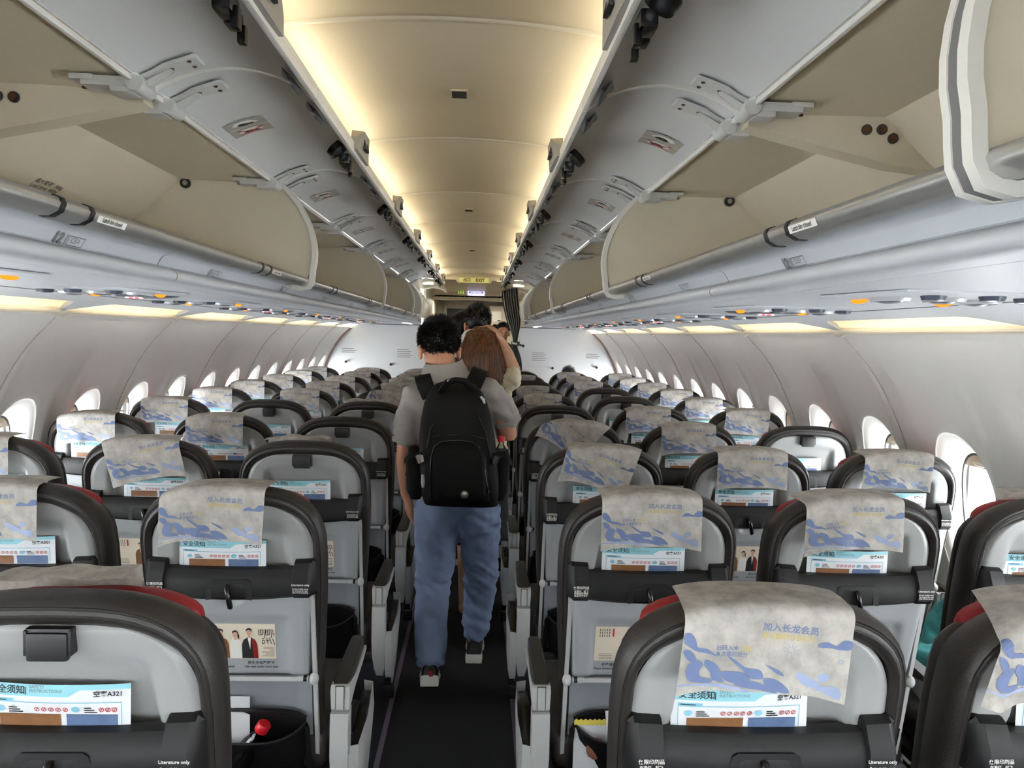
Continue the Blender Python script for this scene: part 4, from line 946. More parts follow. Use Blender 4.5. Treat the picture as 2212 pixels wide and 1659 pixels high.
def hand(mb, wrist, d, palm_n, size=.085, curl=.5, flip=1):
    wrist, d, palm_n = Vector(wrist), Vector(d).normalized(), Vector(palm_n).normalized(); side = d.cross(palm_n).normalized()*flip; k = size/.085
    mb.loft([[wrist+d*t*k+side*a*w_*k+palm_n*b*h_*k for a, b in ((-1, -.6), (-.6, -1), (.6, -1), (1, -.6), (1, .6), (.6, 1), (-.6, 1), (-1, .6))] for t, w_, h_ in ((-.01, .024, .017), (.02, .032, .015), (.06, .040, .013), (.085, .038, .011))])
    for i, (o_, L) in enumerate(((-.030, .062), (-.010, .075), (.011, .070), (.030, .055))):
        p = wrist+d*.083*k+side*o_*k; dd = d.copy(); path = [p-d*.015*k, p]
        for j in range(3):
            a = curl*(.5+.4*j); dd = (dd*math.cos(a)+palm_n*math.sin(a)).normalized(); palm_n2 = palm_n; p = p+dd*L*(.45, .32, .26)[j]*k; path.append(p)
        capsule(mb, path, [.0088*k, .009*k, .0083*k, .0078*k, .0066*k], 8)
    p = wrist+d*.025*k-side*.026*k; path = [p, p+(d*.7-side*.7)*.030*k, p+(d*.95-side*.45+palm_n*.3)*.055*k, p+(d*1.1-side*.25+palm_n*.5)*.074*k]
    capsule(mb, path, [.012*k, .011*k, .0098*k, .0075*k], 8)
def head(mb, c, yaw, pitch, k=1.0):        # yaw 0 looks along +y
    M = Matrix.Translation(c) @ Matrix.Rotation(yaw, 4, 'Z') @ Matrix.Rotation(-pitch, 4, 'X')
    def e(p, r, nu=18, nv=12): mb.ell(M @ Vector((p[0]*k, p[1]*k, p[2]*k)), tuple(q*k for q in r), nu, nv, M.to_3x3())
    e((0, -.010, .025), (.076, .092, .088)); e((0, .020, -.035), (.062, .066, .080)); e((0, .045, -.085), (.034, .036, .028)); e((0, .055, -.03), (.050, .040, .06))
    e((0, .098, -.035), (.013, .018, .016), 10, 8); e((0, .088, -.012), (.008, .014, .028), 10, 8)
    for s in (-1, 1):
        e((s*.080, -.008, -.028), (.010, .020, .034), 12, 8); e((s*.084, -.014, -.012), (.008, .016, .018), 10, 8); e((s*.034, .068, -.035), (.020, .018, .022), 10, 8)
    e((0, .085, .008), (.048, .016, .012), 12, 8); e((0, .088, -.066), (.022, .012, .010), 10, 8)
    return M
def face_parts(M, k, parent):
    R3 = M.to_3x3()
    for s in (-1, 1):
        MB().ell(M @ Vector((s*.031*k, .084*k, -.012*k)), (.012*k, .008*k, .007*k), 10, 8, R3).ob('eye', 'print_white', parent); MB().ell(M @ Vector((s*.031*k, .0905*k, -.012*k)), (.006*k, .004*k, .006*k), 8, 6, R3).ob('iris', 'hair_black', parent)
        MB().ell(M @ Vector((s*.032*k, .094*k, .008*k)), (.020*k, .006*k, .004*k), 10, 6, R3).ob('eyebrow', 'hair_black', parent)
    MB().ell(M @ Vector((0, .098*k, -.066*k)), (.020*k, .006*k, .006*k), 12, 6, R3).ob('lips', 'exit_red', parent)
def short_hair(M, k, mat, parent, spikes=900, seed=3):
    rnd = random.Random(seed); mb = MB(); R3 = M.to_3x3(); c0 = Vector((0, -.012, .027)); r = (.082, .098, .094)
    def keep(d): return d.z > -.40-.60*sm(-d.y*1.6)+max(0, d.y)*1.05
    base = MB(); NU, NV = 40, 26; v = []; f = []
    for i in range(NV+1):
        for j in range(NU):
            t = math.pi*i/NV*.95; p = 2*math.pi*j/NU; d = Vector((math.sin(t)*math.cos(p), math.sin(t)*math.sin(p), math.cos(t)))
            cut = .97 if keep(d) else .86
            v.append(M @ ((c0+Vector((d.x*r[0], d.y*r[1], d.z*r[2]))*cut)*k))
    for i in range(NV):
        for j in range(NU): f.append([i*NU+j, (i+1)*NU+j, (i+1)*NU+(j+1) % NU, i*NU+(j+1) % NU])
    mb.add(v, f)
    n = 0
    while n < spikes:
        d = Vector((rnd.gauss(0, 1), rnd.gauss(0, 1), rnd.gauss(0, 1))).normalized()
        if not keep(d): continue
        n += 1; p = c0+Vector((d.x*r[0], d.y*r[1], d.z*r[2]))*.96; L = .014+.014*max(0, d.z)+.006*rnd.random()
        q = p+(d*.75+Vector((rnd.uniform(-.5, .5), rnd.uniform(-.3, .6), -.35+rnd.uniform(0, .5)*max(0, d.z)*2))).normalized()*L
        t = d.orthogonal().normalized()*.0019; b = d.cross(t)
        P3 = [M @ (p*k+t*k), M @ (p*k-t*.5*k+b*.86*k), M @ (p*k-t*.5*k-b*.86*k), M @ (q*k)]
        mb.add(P3, [[0, 1, 3], [1, 2, 3], [2, 0, 3]])
    return mb.ob('hair', mat, parent, smooth=60)
def wrinkle(a, sc1, sc2=None):
    def f(co):
        q = Vector((co.x*sc1, co.y*sc1, co.z*sc1*1.8+co.x*sc1*.6)); return a*noise.noise(q)+a*.45*noise.noise(q*2.3+Vector((3, 1, 7)))
    return f
def shoe(parent, heel, d, pitch, s=1):
    d = Vector((d[0], d[1], 0)).normalized(); M = Matrix.Translation(heel) @ Matrix.Rotation(math.atan2(d.y, d.x)-math.pi/2, 4, 'Z') @ Matrix.Rotation(pitch, 4, 'X')
    r = empty('shoe'); r.parent = parent
    so = MB(); up_ = MB()
    def sec(y, w_, z0, z1): return [(-w_, y, z0), (w_, y, z0), (w_*1.06, y, (z0+z1)/2), (w_*.97, y, z1), (-w_*.97, y, z1), (-w_*1.06, y, (z0+z1)/2)]
    so.loft([sec(-.022, .022, .020, .050), sec(-.012, .036, .004, .046), (sec(.03, .038, 0, .040)), sec(.09, .033, .010, .034), sec(.15, .043, 0, .032), (sec(.21, .040, .004, .03)), sec(.252, .022, .014, .028)]); so.map(lambda x, y, z: M @ Vector((x, y, z)))
    up_.loft([[(-w_, y, z0), (w_, y, z0), (w_*.85, y, z0+(z1-z0)*.6), (w_*.45, y, z1), (-w_*.45, y, z1), (-w_*.85, y, z0+(z1-z0)*.6)] for y, w_, z0, z1 in ((-.016, .026, .035, .098), (.0, .034, .035, .108), (.05, .037, .033, .104), (.10, .036, .03, .085), (.17, .040, .028, .062), (.235, .026, .026, .045))]); up_.map(lambda x, y, z: M @ Vector((x, y, z)))
    bpy.data.objects.remove(r)
    o = up_.ob('shoe', 'shoe', parent, smooth=50); so.ob('sole', 'sole', o, smooth=50); return o, M

# --- the man with the backpack
man = tag(empty('person', (0, 3.2, 0)), 'man in grey polo shirt and blue jeans walking down the aisle with black backpack', 'person')
man.location = (0, 0, 0)
b = MB(); HM = head(b, (-.096, 3.285, 1.448), .22, .46, 1.04)
capsule(b, [(-.066, 3.225, 1.33), (-.078, 3.240, 1.385), (-.088, 3.262, 1.43)], [.060, .057, .058]); b.ell((-.03, 3.23, 1.12), (.13, .085, .24)); b.ell((0, 3.24, .83), (.13, .09, .10))
capsule(b, [(-.06, 3.23, 1.30), (-.185, 3.22, 1.230), (-.215, 3.215, 1.10), (-.226, 3.215, .97), (-.222, 3.235, .90), (-.220, 3.262, .80)], [.045, .044, .045, .041, .040, .027])
capsule(b, [(-.04, 3.23, 1.30), (.12, 3.22, 1.255), (.19, 3.225, 1.17), (.212, 3.235, 1.085), (.17, 3.32, 1.085), (.10, 3.41, 1.12)], [.045, .044, .045, .040, .040, .028])
for pts in ([(-.085, 3.24, .80), (-.098, 3.25, .42), (-.095, 3.10, .13)], [(.085, 3.24, .80), (.108, 3.36, .43), (.085, 3.42, .11)]): capsule(b, pts, [.07, .05, .035])
hand(b, (-.220, 3.262, .80), (.10, .20, -1), (.9, .3, .1), .088, .45, 1); hand(b, (.10, 3.41, 1.12), (-.5, .8, .2), (0, .2, -1), .088, .6, 1)
blob(b, 'body', 'skin', man, .0065, 2)
short_hair(HM, 1.04, 'hair_black', man, 5200)
sh = MB(); sh.loft([[(cx+rx*math.cos(a), 3.232+oy+ry*math.sin(a), z) for a in [i*math.pi/12 for i in range(24)]] for z, cx, rx, ry, oy in ((.80, .005, .172, .118, .0), (.86, .003, .170, .115, 0), (.98, -.01, .166, .108, 0), (1.10, -.025, .182, .112, 0), (1.20, -.033, .196, .110, -.005), (1.27, -.042, .180, .098, -.005), (1.315, -.055, .12, .085, -.002), (1.345, -.064, .075, .070, .0))])
capsule(sh, [(-.07, 3.225, 1.285), (-.190, 3.215, 1.238), (-.217, 3.21, 1.15), (-.224, 3.21, 1.065)], [.06, .064, .060, .055]); capsule(sh, [(-.03, 3.225, 1.295), (.125, 3.215, 1.262), (.178, 3.222, 1.205), (.205, 3.232, 1.15)], [.06, .064, .060, .055])
blob(sh, 'polo_shirt', 'polo', man, .007, 2, lambda co: wrinkle(.009, 11)(co)+.004*math.sin(co.z*70+co.x*40+5*noise.noise(co*7))*math.exp(-((abs(co.x+.02)-.19)/.06)**2))
co = MB(); A = [i*math.pi/14 for i in range(28)]
co.loft([[(-.066+lx+rx*math.cos(a), 3.232+ly+ry*math.sin(a), z+.012*math.sin(a)+.010*math.cos(a)) for a in A] for z, rx, ry, lx, ly in ((1.312, .118, .104, 0, -.006), (1.322, .117, .103, 0, -.006), (1.345, .100, .092, -.002, -.002), (1.388, .080, .080, -.006, .004), (1.392, .076, .076, -.006, .004), (1.370, .070, .069, -.003, .003))], True, False); co.ob('collar', 'polo', man, smooth=70)
for pts, r_ in (([(-.224, 3.21, 1.068), (-.2255, 3.21, 1.046)], .0605), ([(.203, 3.231, 1.153), (.2115, 3.235, 1.133)], .0605)): MB().tube([Vector(pts[0])*1, pts[1]], [r_, r_-.001], 22, False).ob('sleeve_cuff', 'polo', man, smooth=60)
j = MB(); j.ell((0.003, 3.24, .80), (.172, .118, .11)); j.ell((-.07, 3.225, .735), (.095, .105, .11)); j.ell((.085, 3.23, .735), (.092, .105, .11))
capsule(j, [(-.082, 3.24, .74), (-.092, 3.245, .58), (-.100, 3.25, .42), (-.104, 3.19, .30), (-.100, 3.12, .20), (-.098, 3.10, .165)], [.108, .092, .078, .074, .070, .066], 18); capsule(j, [(.086, 3.24, .74), (.100, 3.31, .58), (.112, 3.36, .42), (.104, 3.39, .30), (.090, 3.412, .18), (.086, 3.418, .145)], [.104, .088, .075, .070, .065, .060], 18)
def jw(co):
    a = .006*noise.noise(Vector((co.x*10, co.y*10, co.z*22+co.x*16)))+.004*noise.noise(Vector((co.x*26, co.y*26, co.z*34)))
    kz = math.exp(-((co.z-.42)/.09)**2)+math.exp(-((co.z-.15)/.07)**2)+.8*math.exp(-((co.z-.70)/.07)**2)
    return a*(1+.8*kz)+.002*kz*math.sin(co.z*120+co.x*90+9*noise.noise(co*7))
blob(j, 'jeans', 'denim', man, .0075, 3, jw)
o1, M1 = shoe(man, (-.097, 3.035, .052), (-.04, 1), .0, 1); o2, M2 = shoe(man, (.085, 3.385, .0), (.03, 1), 0)
# left shoe is lifted at the heel
for q in (o1,)+tuple(o1.children):
    q.data.transform(Matrix.Translation((-.10, 3.22, .0)) @ Matrix.Rotation(-.24, 4, 'X') @ Matrix.Translation((.10, -3.22, -.045)))
MB().box((-.090, 3.020, .118), (.016, .004, .026), .002).ob('heel_tab', 'print_red', man)

# --- the backpack
bp = tag(empty('backpack', (0, 0, 0)), 'black nylon backpack with side pockets worn by the man in grey polo', 'backpack')
def bsec(z, cx, w_, yb, yf, n=28):
    out = []
    for i in range(n):
        a = 2*math.pi*i/n; c, s_ = math.cos(a), math.sin(a); e_ = 2/3.2
        out.append((cx+w_*math.copysign(abs(c)**e_, c), (yb+yf)/2+(yf-yb)/2*math.copysign(abs(s_)**e_, s_), z))
    return out
bpb = MB().loft([bsec(.815, .020, .120, 3.10, 3.00), bsec(.822, .020, .150, 3.12, 2.965), bsec(.87, .016, .160, 3.125, 2.94), bsec(.95, .010, .160, 3.125, 2.93), bsec(1.03, .002, .157, 3.125, 2.935), bsec(1.10, -.004, .152, 3.12, 2.945), bsec(1.17, -.008, .142, 3.12, 2.96), bsec(1.23, -.011, .128, 3.12, 2.98), bsec(1.275, -.013, .108, 3.12, 3.005), bsec(1.305, -.014, .080, 3.11, 3.035), bsec(1.318, -.014, .045, 3.10, 3.06)])
bpb.v = [tuple(Vector(p)+Vector((0, .006*noise.noise(Vector(p)*14), .003*noise.noise(Vector(p)*9)))) for p in bpb.v]
body = bpb.ob('pack_body', 'nylon', bp, smooth=60)
def front_y(x, z):                          # front surface of the pack
    t = sm((z-.82)/.06); base = 2.93+.010*abs((z-.96)/.1)**1.5*.35+(.0 if z < 1.05 else (z-1.05)*.30); return base+.25*max(0, abs(x)-.09)**1.5*3
def outline_tube(pts, r, name, mat, parent): 
    MB().tube([(x, front_y(x, z)-.004, z) for x, z in pts], r, 7).ob(name, mat, parent, smooth=60)
pk = MB()
def pk_pt(u, v):
    z = .850+.235*v; w_ = .105*(1-.35*max(0, v-.75)/.25*max(0, v-.75)/.25)+.012*(1-v); x = .016-.012*v+(2*u-1)*w_; e_ = min(1, (1-abs(2*u-1))/.12)*min(1, (1-v)/.08)*min(1, v/.06+.2)
    return (x, front_y(x, z)+.004-.016*sm(e_), z)
pk.grid(pk_pt, 20, 16); pk.ob('front_pocket', 'nylon', bp, smooth=60)
outline_tube([(-.098, .86), (-.102, .95), (-.100, 1.03), (-.088, 1.072), (-.06, 1.088), (0, 1.094), (.05, 1.09), (.088, 1.07), (.104, 1.02), (.118, .93), (.128, .86)], .0035, 'pocket_zip', 'black_gloss', bp)
outline_tube([(-.118, 1.06), (-.105, 1.14), (-.07, 1.195), (-.02, 1.212), (.04, 1.21), (.085, 1.18), (.112, 1.12), (.13, 1.03)], .0035, 'main_zip', 'black_gloss', bp)
outline_tube([(-.10, 1.105), (-.05, 1.112), (.0, 1.114), (.06, 1.112), (.11, 1.10)], .002, 'seam', 'black_gloss', bp)
MB().tube([(-.075, 3.02, 1.275), (-.045, 3.00, 1.318), (-.012, 2.995, 1.326), (.025, 3.0, 1.322), (.058, 3.02, 1.285)], [.010, .012, .012, .012, .010], 8, sx=1.6).ob('top_handle', 'nylon', bp, smooth=60)
MB().box((-.035, 2.985, 1.325), (.022, .006, .008), .002, rot=(0, -.2, 0)).ob('handle_tag', 'print_white', bp)
lg = MB().prism([(x, front_y(0, 1.18)-.004, z) for x, z in ((-.022, 1.192), (.026, 1.192), (.028, 1.175), (.016, 1.156), (-.012, 1.156), (-.024, 1.175))], (0, -.005, 0)).ob('emblem_patch', 'black_gloss', bp)
MB().box((.002, front_y(0, 1.178)-.0105, 1.177), (.016, .003, .014), .002).ob('emblem_red', 'orange_dot', lg); q = MB(); q.box((.002, front_y(0, 1.178)-.0125, 1.177), (.009, .002, .003)); q.box((.002, front_y(0, 1.178)-.0125, 1.177), (.003, .002, .009)); q.ob('emblem_cross', 'print_white', lg)
MB().ell((.033, front_y(.033, .884)-.014, .884), (.016, .005, .0155), 18, 8).ob('metal_badge', 'badge', bp)
for x, z in ((-.062, .878), (.118, .895)): MB().tube([(x+.010*math.cos(a), front_y(x, z)-.014, z+.014*math.sin(a)) for a in [i*math.pi/6 for i in range(13)]], .0028, 6, False).ob('loop', 'black_gloss', bp, smooth=60)
for s, x in ((-1, -.165), (1, .172)):
    p = MB(); p.loft([bsec(.845, x, .022, 3.11, 2.99, 16), bsec(.88, x+s*.006, .032, 3.115, 2.985, 16), bsec(1.0, x+s*.008, .034, 3.115, 2.985, 16), bsec(1.04, x+s*.004, .030, 3.11, 2.99, 16)]); p.ob('side_pocket', 'nylon_soft', bp, smooth=60)
    st = MB(); st.loft([[(x-s*.03, 2.962, z), (x+s*.02, 2.972, z+.006*s), (x+s*.045, 2.99, z-.03), (x+s*.05, 3.02, z-.055)] for z in (1.042, 1.02)], False, False); st.ob('side_strap', 'nylon_soft', bp, smooth=60)
    MB().box((x-s*.018, 2.955, 1.015), (.022, .010, .034), .003, rot=(0, s*.35, 0)).ob('buckle', 'grey_bracket' if s < 0 else 'black_plastic', bp)
    # shoulder strap, pack top over the shoulder to the chest
    sx0 = -.032; path = [(sx0+s*.075, 3.105, 1.265), (sx0+s*.098, 3.118, 1.318), (sx0+s*.112, 3.16, 1.348), (sx0+s*.118, 3.22, 1.352), (sx0+s*.118, 3.29, 1.32), (sx0+s*.115, 3.345, 1.25), (sx0+s*.135, 3.355, 1.10), (sx0+s*.165, 3.30, .98), (sx0+s*.165, 3.16, .93)]
    if s < 0: path = [(px-.010, py, pz-.028 if i in (1, 2, 3) else pz-.02) for i, (px, py, pz) in enumerate(path)]
    stp = MB(); secs = []
    for i, p_ in enumerate(path):
        w_ = .034 if i < 6 else .014; n_ = Vector((s*.25, 0, 1)).normalized() if i < 5 else Vector((0, 1, 0)); ax = Vector((1, 0, -s*.35)).normalized() if i < 5 else Vector((1, 0, 0)); p_ = Vector(p_); secs.append([p_-ax*w_, p_+ax*w_, p_+ax*w_+n_*.012, p_-ax*w_+n_*.012])
    stp.loft(secs); stp.ob('shoulder_strap', 'nylon_soft', bp, smooth=50)
MB().tube([(-.132, 2.945, .955), (-.131, 2.940, .925), (-.130, 2.941, .905)], [.006, .008, .005], 8).ob('zip_pull', 'chrome', bp); MB().tube([(-.137, 2.956, 1.03), (-.134, 2.950, 1.005)], [.004, .006], 8).ob('zip_pull', 'chrome', bp); MB().tube([(.088, 3.000, 1.262), (.100, 2.994, 1.250), (.104, 2.996, 1.236)], [.005, .007, .004], 8).ob('zip_pull', 'chrome', bp)
bt = tag(empty('water_bottle', (.176, 3.045, .90)), 'clear water bottle with red cap in side pocket of the black backpack', 'bottle')
def lathe(prof, n=18): return MB().loft([[(r*math.cos(2*math.pi*i/n), r*math.sin(2*math.pi*i/n), z) for i in range(n)] for r, z in prof])
lathe(((.020, 0), (.026, .01), (.026, .12), (.020, .150), (.011, .166), (.011, .18))).ob('bottle_body', 'clear', bt, smooth=50); lathe(((.0145, .176), (.015, .178), (.015, .196), (.013, .199))).ob('cap', 'cap_red', bt, smooth=40)

# --- woman with long brown hair
wo = tag(empty('person', (0, 0, 0)), 'woman with long brown hair and cream blouse raising one hand to her head', 'person')
b = MB(); HM = head(b, (.085, 3.97, 1.445), 0, .15, .95); capsule(b, [(.09, 3.93, 1.27), (.088, 3.95, 1.36)], [.05, .048]); b.ell((.09, 3.95, 1.08), (.12, .08, .22)); b.ell((.09, 3.95, .85), (.13, .09, .12))
capsule(b, [(.20, 3.93, 1.25), (.262, 3.90, 1.30), (.262, 3.905, 1.325), (.225, 3.93, 1.42), (.197, 3.955, 1.475)], [.045, .038, .036, .030, .021]); hand(b, (.197, 3.955, 1.475), (-.55, .15, .75), (-.6, .3, -.5), .078, .7, 1)
capsule(b, [(-.02, 3.93, 1.25), (-.05, 3.94, 1.05), (-.03, 4.03, .95)], [.045, .036, .025]); hand(b, (-.03, 4.03, .95), (.3, .9, .1), (.5, 0, -.6), .078, .6)
for x in (.03, .15): capsule(b, [(x, 3.95, .80), (x, 3.97, .45), (x, 3.96, .08)], [.075, .05, .032]); capsule(b, [(x, 3.95, .05), (x, 4.08, .03)], [.034, .028])
blob(b, 'body', 'skin_pale', wo, .0075, 2)
sh = MB(); sh.loft([[(.092+rx*math.cos(a), 3.945+ry*math.sin(a), z) for a in [i*math.pi/10 for i in range(20)]] for z, rx, ry in ((.78, .155, .105), (.95, .145, .10), (1.12, .160, .105), (1.22, .165, .098), (1.275, .12, .08), (1.30, .07, .06))])
capsule(sh, [(.14, 3.935, 1.235), (.215, 3.925, 1.255), (.258, 3.902, 1.29), (.256, 3.905, 1.318)], [.062, .060, .058, .048]); capsule(sh, [(.03, 3.935, 1.24), (-.03, 3.93, 1.20), (-.05, 3.94, 1.06)], [.062, .06, .056])
blob(sh, 'blouse', 'cream', wo, .009, 3, wrinkle(.010, 14))
sk_ = MB(); sk_.loft([[(.092+rx*math.cos(a), 3.95+ry*math.sin(a), z) for a in [i*math.pi/10 for i in range(20)]] for z, rx, ry in ((.42, .165, .135), (.60, .160, .12), (.80, .150, .105), (.86, .142, .10))]); sk_.ob('skirt', 'dark_cloth', wo, smooth=60)
rnd = random.Random(5); hr = MB()
hr.loft([[(.087+rx*math.cos(a), 3.955+oy+ry*math.sin(a)+.004*math.sin(a*9), z) for a in [i*math.pi/14 for i in range(28)]] for z, rx, ry, oy in ((1.545, .02, .03, .0), (1.535, .055, .07, 0), (1.505, .080, .095, 0), (1.46, .092, .098, -.012), (1.40, .100, .092, -.03), (1.33, .108, .075, -.045), (1.27, .108, .05, -.06))])
for i in range(420):
    a = math.pi*(1.0+rnd.uniform(-.08, 1.08)); k_ = rnd.uniform(.75, 1.03); x0, y0 = math.cos(a), math.sin(a); L = 1.235+rnd.uniform(-.03, .05); w1 = rnd.uniform(.98, 1.16)
    hr.tube([(.087+.03*x0*k_, 3.955+.035*y0, 1.548), (.087+.074*x0, 3.955+.088*y0, 1.518), (.087+.095*x0, 3.948+.104*y0, 1.46), (.087+.104*x0*w1, 3.93+.100*y0, 1.39), (.087+.114*x0*w1+rnd.uniform(-.008, .008), 3.915+.084*y0+rnd.uniform(-.006, .004), 1.32), (.087+.116*x0*w1+rnd.uniform(-.016, .016), 3.905+.074*y0+rnd.uniform(-.012, .006), L)], [.002, .0034, .0042, .0042, .0036, .0008], 5)
hr.ob('hair', 'hair_brown', wo, smooth=60)

# --- simple standing figures further along the aisle
def stander(label, x, y, h, face, top, skin='skin', hood=None, cap_=None, seed=1, arms=True, k=1.0):
    r = tag(empty('person', (0, 0, 0)), label, 'person'); b = MB(); g = 1 if face > 0 else -1; yaw = 0 if face > 0 else math.pi; S = h/1.70
    def q(px, py, pz): return (x+px*S, y+g*py*S, pz*S)
    HMx = head(b, q(0, .02, 1.58), yaw, .08, S*k); capsule(b, [q(0, 0, 1.40), q(0, .01, 1.49)], [.055*S, .052*S]); b.ell(q(0, 0, 1.18), (.14*S, .09*S, .24*S)); b.ell(q(0, 0, .92), (.14*S, .09*S, .12*S))
    for s in (-1, 1):
        capsule(b, [q(s*.10, 0, 1.38), q(s*.165, 0, 1.34), q(s*.175, -.01, 1.10), q(s*.16, .08, .88)], [.05*S, .05*S, .04*S, .027*S]); hand(b, q(s*.16, .08, .88), (0, g*.4, -1), (-s, 0, 0), .085*S, .4); capsule(b, [q(s*.09, 0, .88), q(s*.095, .01, .48), q(s*.095, 0, .07)], [.07*S, .05*S, .035*S])
    blob(b, 'body', skin, r, .009, 2)
    if face < 0: face_parts(HMx, S*k, r)
    short_hair(HMx, S*k, 'hair_black', r, 1500, seed)
    t = MB(); t.loft([[(q(rx*math.cos(a), ry*math.sin(a), z)) for a in [i*math.pi/9 for i in range(18)]] for z, rx, ry in ((.82, .165, .12), (1.0, .155, .115), (1.2, .17, .12), (1.34, .17, .105), (1.41, .12, .085), (1.45, .066, .062))])
    for s in (-1, 1): capsule(t, [q(s*.09, 0, 1.35), q(s*.16, 0, 1.325), q(s*.175, -.01, 1.10), q(s*.165, .06, .92)], [.07*S, .065*S, .05*S, .04*S])
    blob(t, 'jacket', top, r, .011, 3, wrinkle(.009, 11))
    if hood:
        hd = MB(); A = [i*math.pi/10 for i in range(20)]; hd.loft([[q(rx*math.cos(a), -.01+ry*math.sin(a), z-.03*math.sin(a)) for a in A] for z, rx, ry in ((1.39, .15, .12), (1.43, .135, .12), (1.485, .108, .10), (1.515, .092, .088), (1.50, .080, .08))], True, False); hd.ob('hood', hood, r, smooth=60)
    tr = MB()
    for s in (-1, 1): capsule(tr, [q(s*.085, 0, .86), q(s*.095, .01, .48), q(s*.095, 0, .10)], [.105*S, .08*S, .066*S])
    blob(tr, 'trousers', 'dark_cloth', r, .012, 2, wrinkle(.006, 12))
    for s in (-1, 1): shoe(r, q(s*.095, -.05, 0), (0, g), 0)
    return r
stander('black haired person in pale grey hooded top queueing behind the woman in cream', .066, 4.9, 1.70, 1, 'grey_cloth', hood='grey_cloth', seed=11)
stander('black haired person in dark jacket standing nearest the galley queue end', -.055, 5.75, 1.67, 1, 'dark_cloth', seed=12)
stander('cabin attendant in dark uniform facing the queue beside the curtain', .285, 9.9, 1.63, -1, 'dark_cloth', 'skin_pale', seed=13)
stander('man in navy jacket half hidden behind the tied curtain', .375, 9.45, 1.66, -1, 'navy_cloth', seed=14)
# seated passenger in the last row, only the top of the head shows
sp = tag(empty('person', (0, 0, 0)), 'seated black haired passenger with pale headband in the middle seat before the bulkhead', 'person')
b = MB(); HMs = head(b, (1.125, 8.76, 1.045), 0, .1, 1.0); capsule(b, [(1.11, 8.74, .88), (1.12, 8.75, .96)], [.055, .052]); b.ell((1.10, 8.80, .70), (.15, .10, .22)); b.ell((1.07, 8.86, .53), (.16, .13, .08))
for s in (-1, 1):
    capsule(b, [(1.10+s*.12, 8.80, .85), (1.10+s*.17, 8.82, .80), (1.10+s*.155, 8.86, .64), (1.08+s*.08, 9.02, .60)], [.05, .05, .04, .027]); hand(b, (1.08+s*.08, 9.02, .60), (-s*.6, .5, 0), (0, .2, -1), .085, .5); capsule(b, [(1.07+s*.09, 8.85, .53), (1.07+s*.09, 9.06, .535), (1.07+s*.09, 9.09, .08)], [.07, .055, .04])
blob(b, 'body', 'skin', sp, .009, 2); short_hair(HMs, 1.0, 'hair_black', sp, 420, 15)
t = MB(); t.ell((1.10, 8.80, .72), (.18, .125, .25)); 
for s in (-1, 1): capsule(t, [(1.10+s*.10, 8.80, .86), (1.10+s*.175, 8.82, .81), (1.10+s*.165, 8.85, .66)], [.06, .066, .055])
blob(t, 'jacket', 'dark_cloth', sp, .011, 2, wrinkle(.007, 11))
MB().tube([(1.125+.088*math.sin(a), 8.75-.01+.095*math.cos(a)*.3, 1.05+.108*math.cos(a)) for a in [(-.2+i*.12) for i in range(16)]], .010, 8).ob('headband', 'shade', sp, smooth=60)
# ------------------------------------------------------------------ galley end beyond the bulkheads
def struct(mb, name, mat, label, smooth=0): return tag(mb.ob(name, mat, smooth=smooth), label, kind='structure')
gl = struct(MB().box((-.59, 10.55, 1.15), (.03, 2.62, 2.3)), 'wall_galley_left', 'galley', 'beige lavatory wall beyond the bulkhead')
gr = struct(MB().box((.64, 10.55, 1.15), (.03, 2.62, 2.3)), 'wall_galley_right', 'galley', 'beige galley wall behind the curtain')
ge = struct(MB().box((0, 11.86, 1.15), (1.3, .03, 2.3)), 'wall_galley_end', 'galley', 'beige end wall of the galley')
gc = struct(MB().loft([[(x, y, z-.10*abs(x/.62)**3) for x in [-.62+1.24*i/16 for i in range(17)]] for y, z in ((9.2, 2.21), (9.9, 2.20), (10.4, 2.14), (10.55, 2.10))], False, False), 'ceiling_galley', 'wall_trim', 'cream galley ceiling beyond the exit sign', 60)
MB().box((0, 11.2, 2.03), (1.25, 1.3, .02)).ob('galley_ceiling_panel', 'galley_dark', gc, smooth=0)
MB().box((0, 10.56, 2.06), (1.25, .02, .17)).ob('sign_panel', 'wall_trim', gc, smooth=0)
# dark end door with its frame
d1 = tag(empty('door_1', (0, 0, 0)), 'dark galley door at the end of the aisle', kind='structure')
MB().box((-.12, 11.83, .95), (.62, .02, 1.90), .01).ob('door_leaf', 'galley_dark', d1); MB().box((-.12, 11.815, 1.0), (.46, .012, 1.50), .02).ob('door_panel', 'galley_dark', d1); MB().tube([(-.08, 11.815, 1.93), (-.08, 11.80, 1.93)], .022, 14).ob('door_viewer', 'black_plastic', d1)
MB().box((-.455, 11.82, 1.0), (.05, .05, 2.0), .008).ob('door_post', 'galley', d1)
# galley cabinet with doors
gb = tag(empty('galley_cabinet', (0, 0, 0)), 'cream galley cabinet with latched doors beside the dark end door', 'cabinet')
MB().box((.42, 11.6, .97), (.38, .40, 1.94), .01).ob('cabinet_body', 'galley', gb)
for z in (1.78, 1.58): 
    q = MB().box((.33, 11.392, z), (.15, .012, .16), .006).ob('cabinet_door', 'bin_white', gb); MB().box((.37, 11.384, z-.06), (.05, .008, .018), .003).ob('door_latch', 'steel_dark', q)
MB().box((.30, 11.388, 1.40), (.05, .012, .05), .004).ob('indicator', 'print_red', gb)
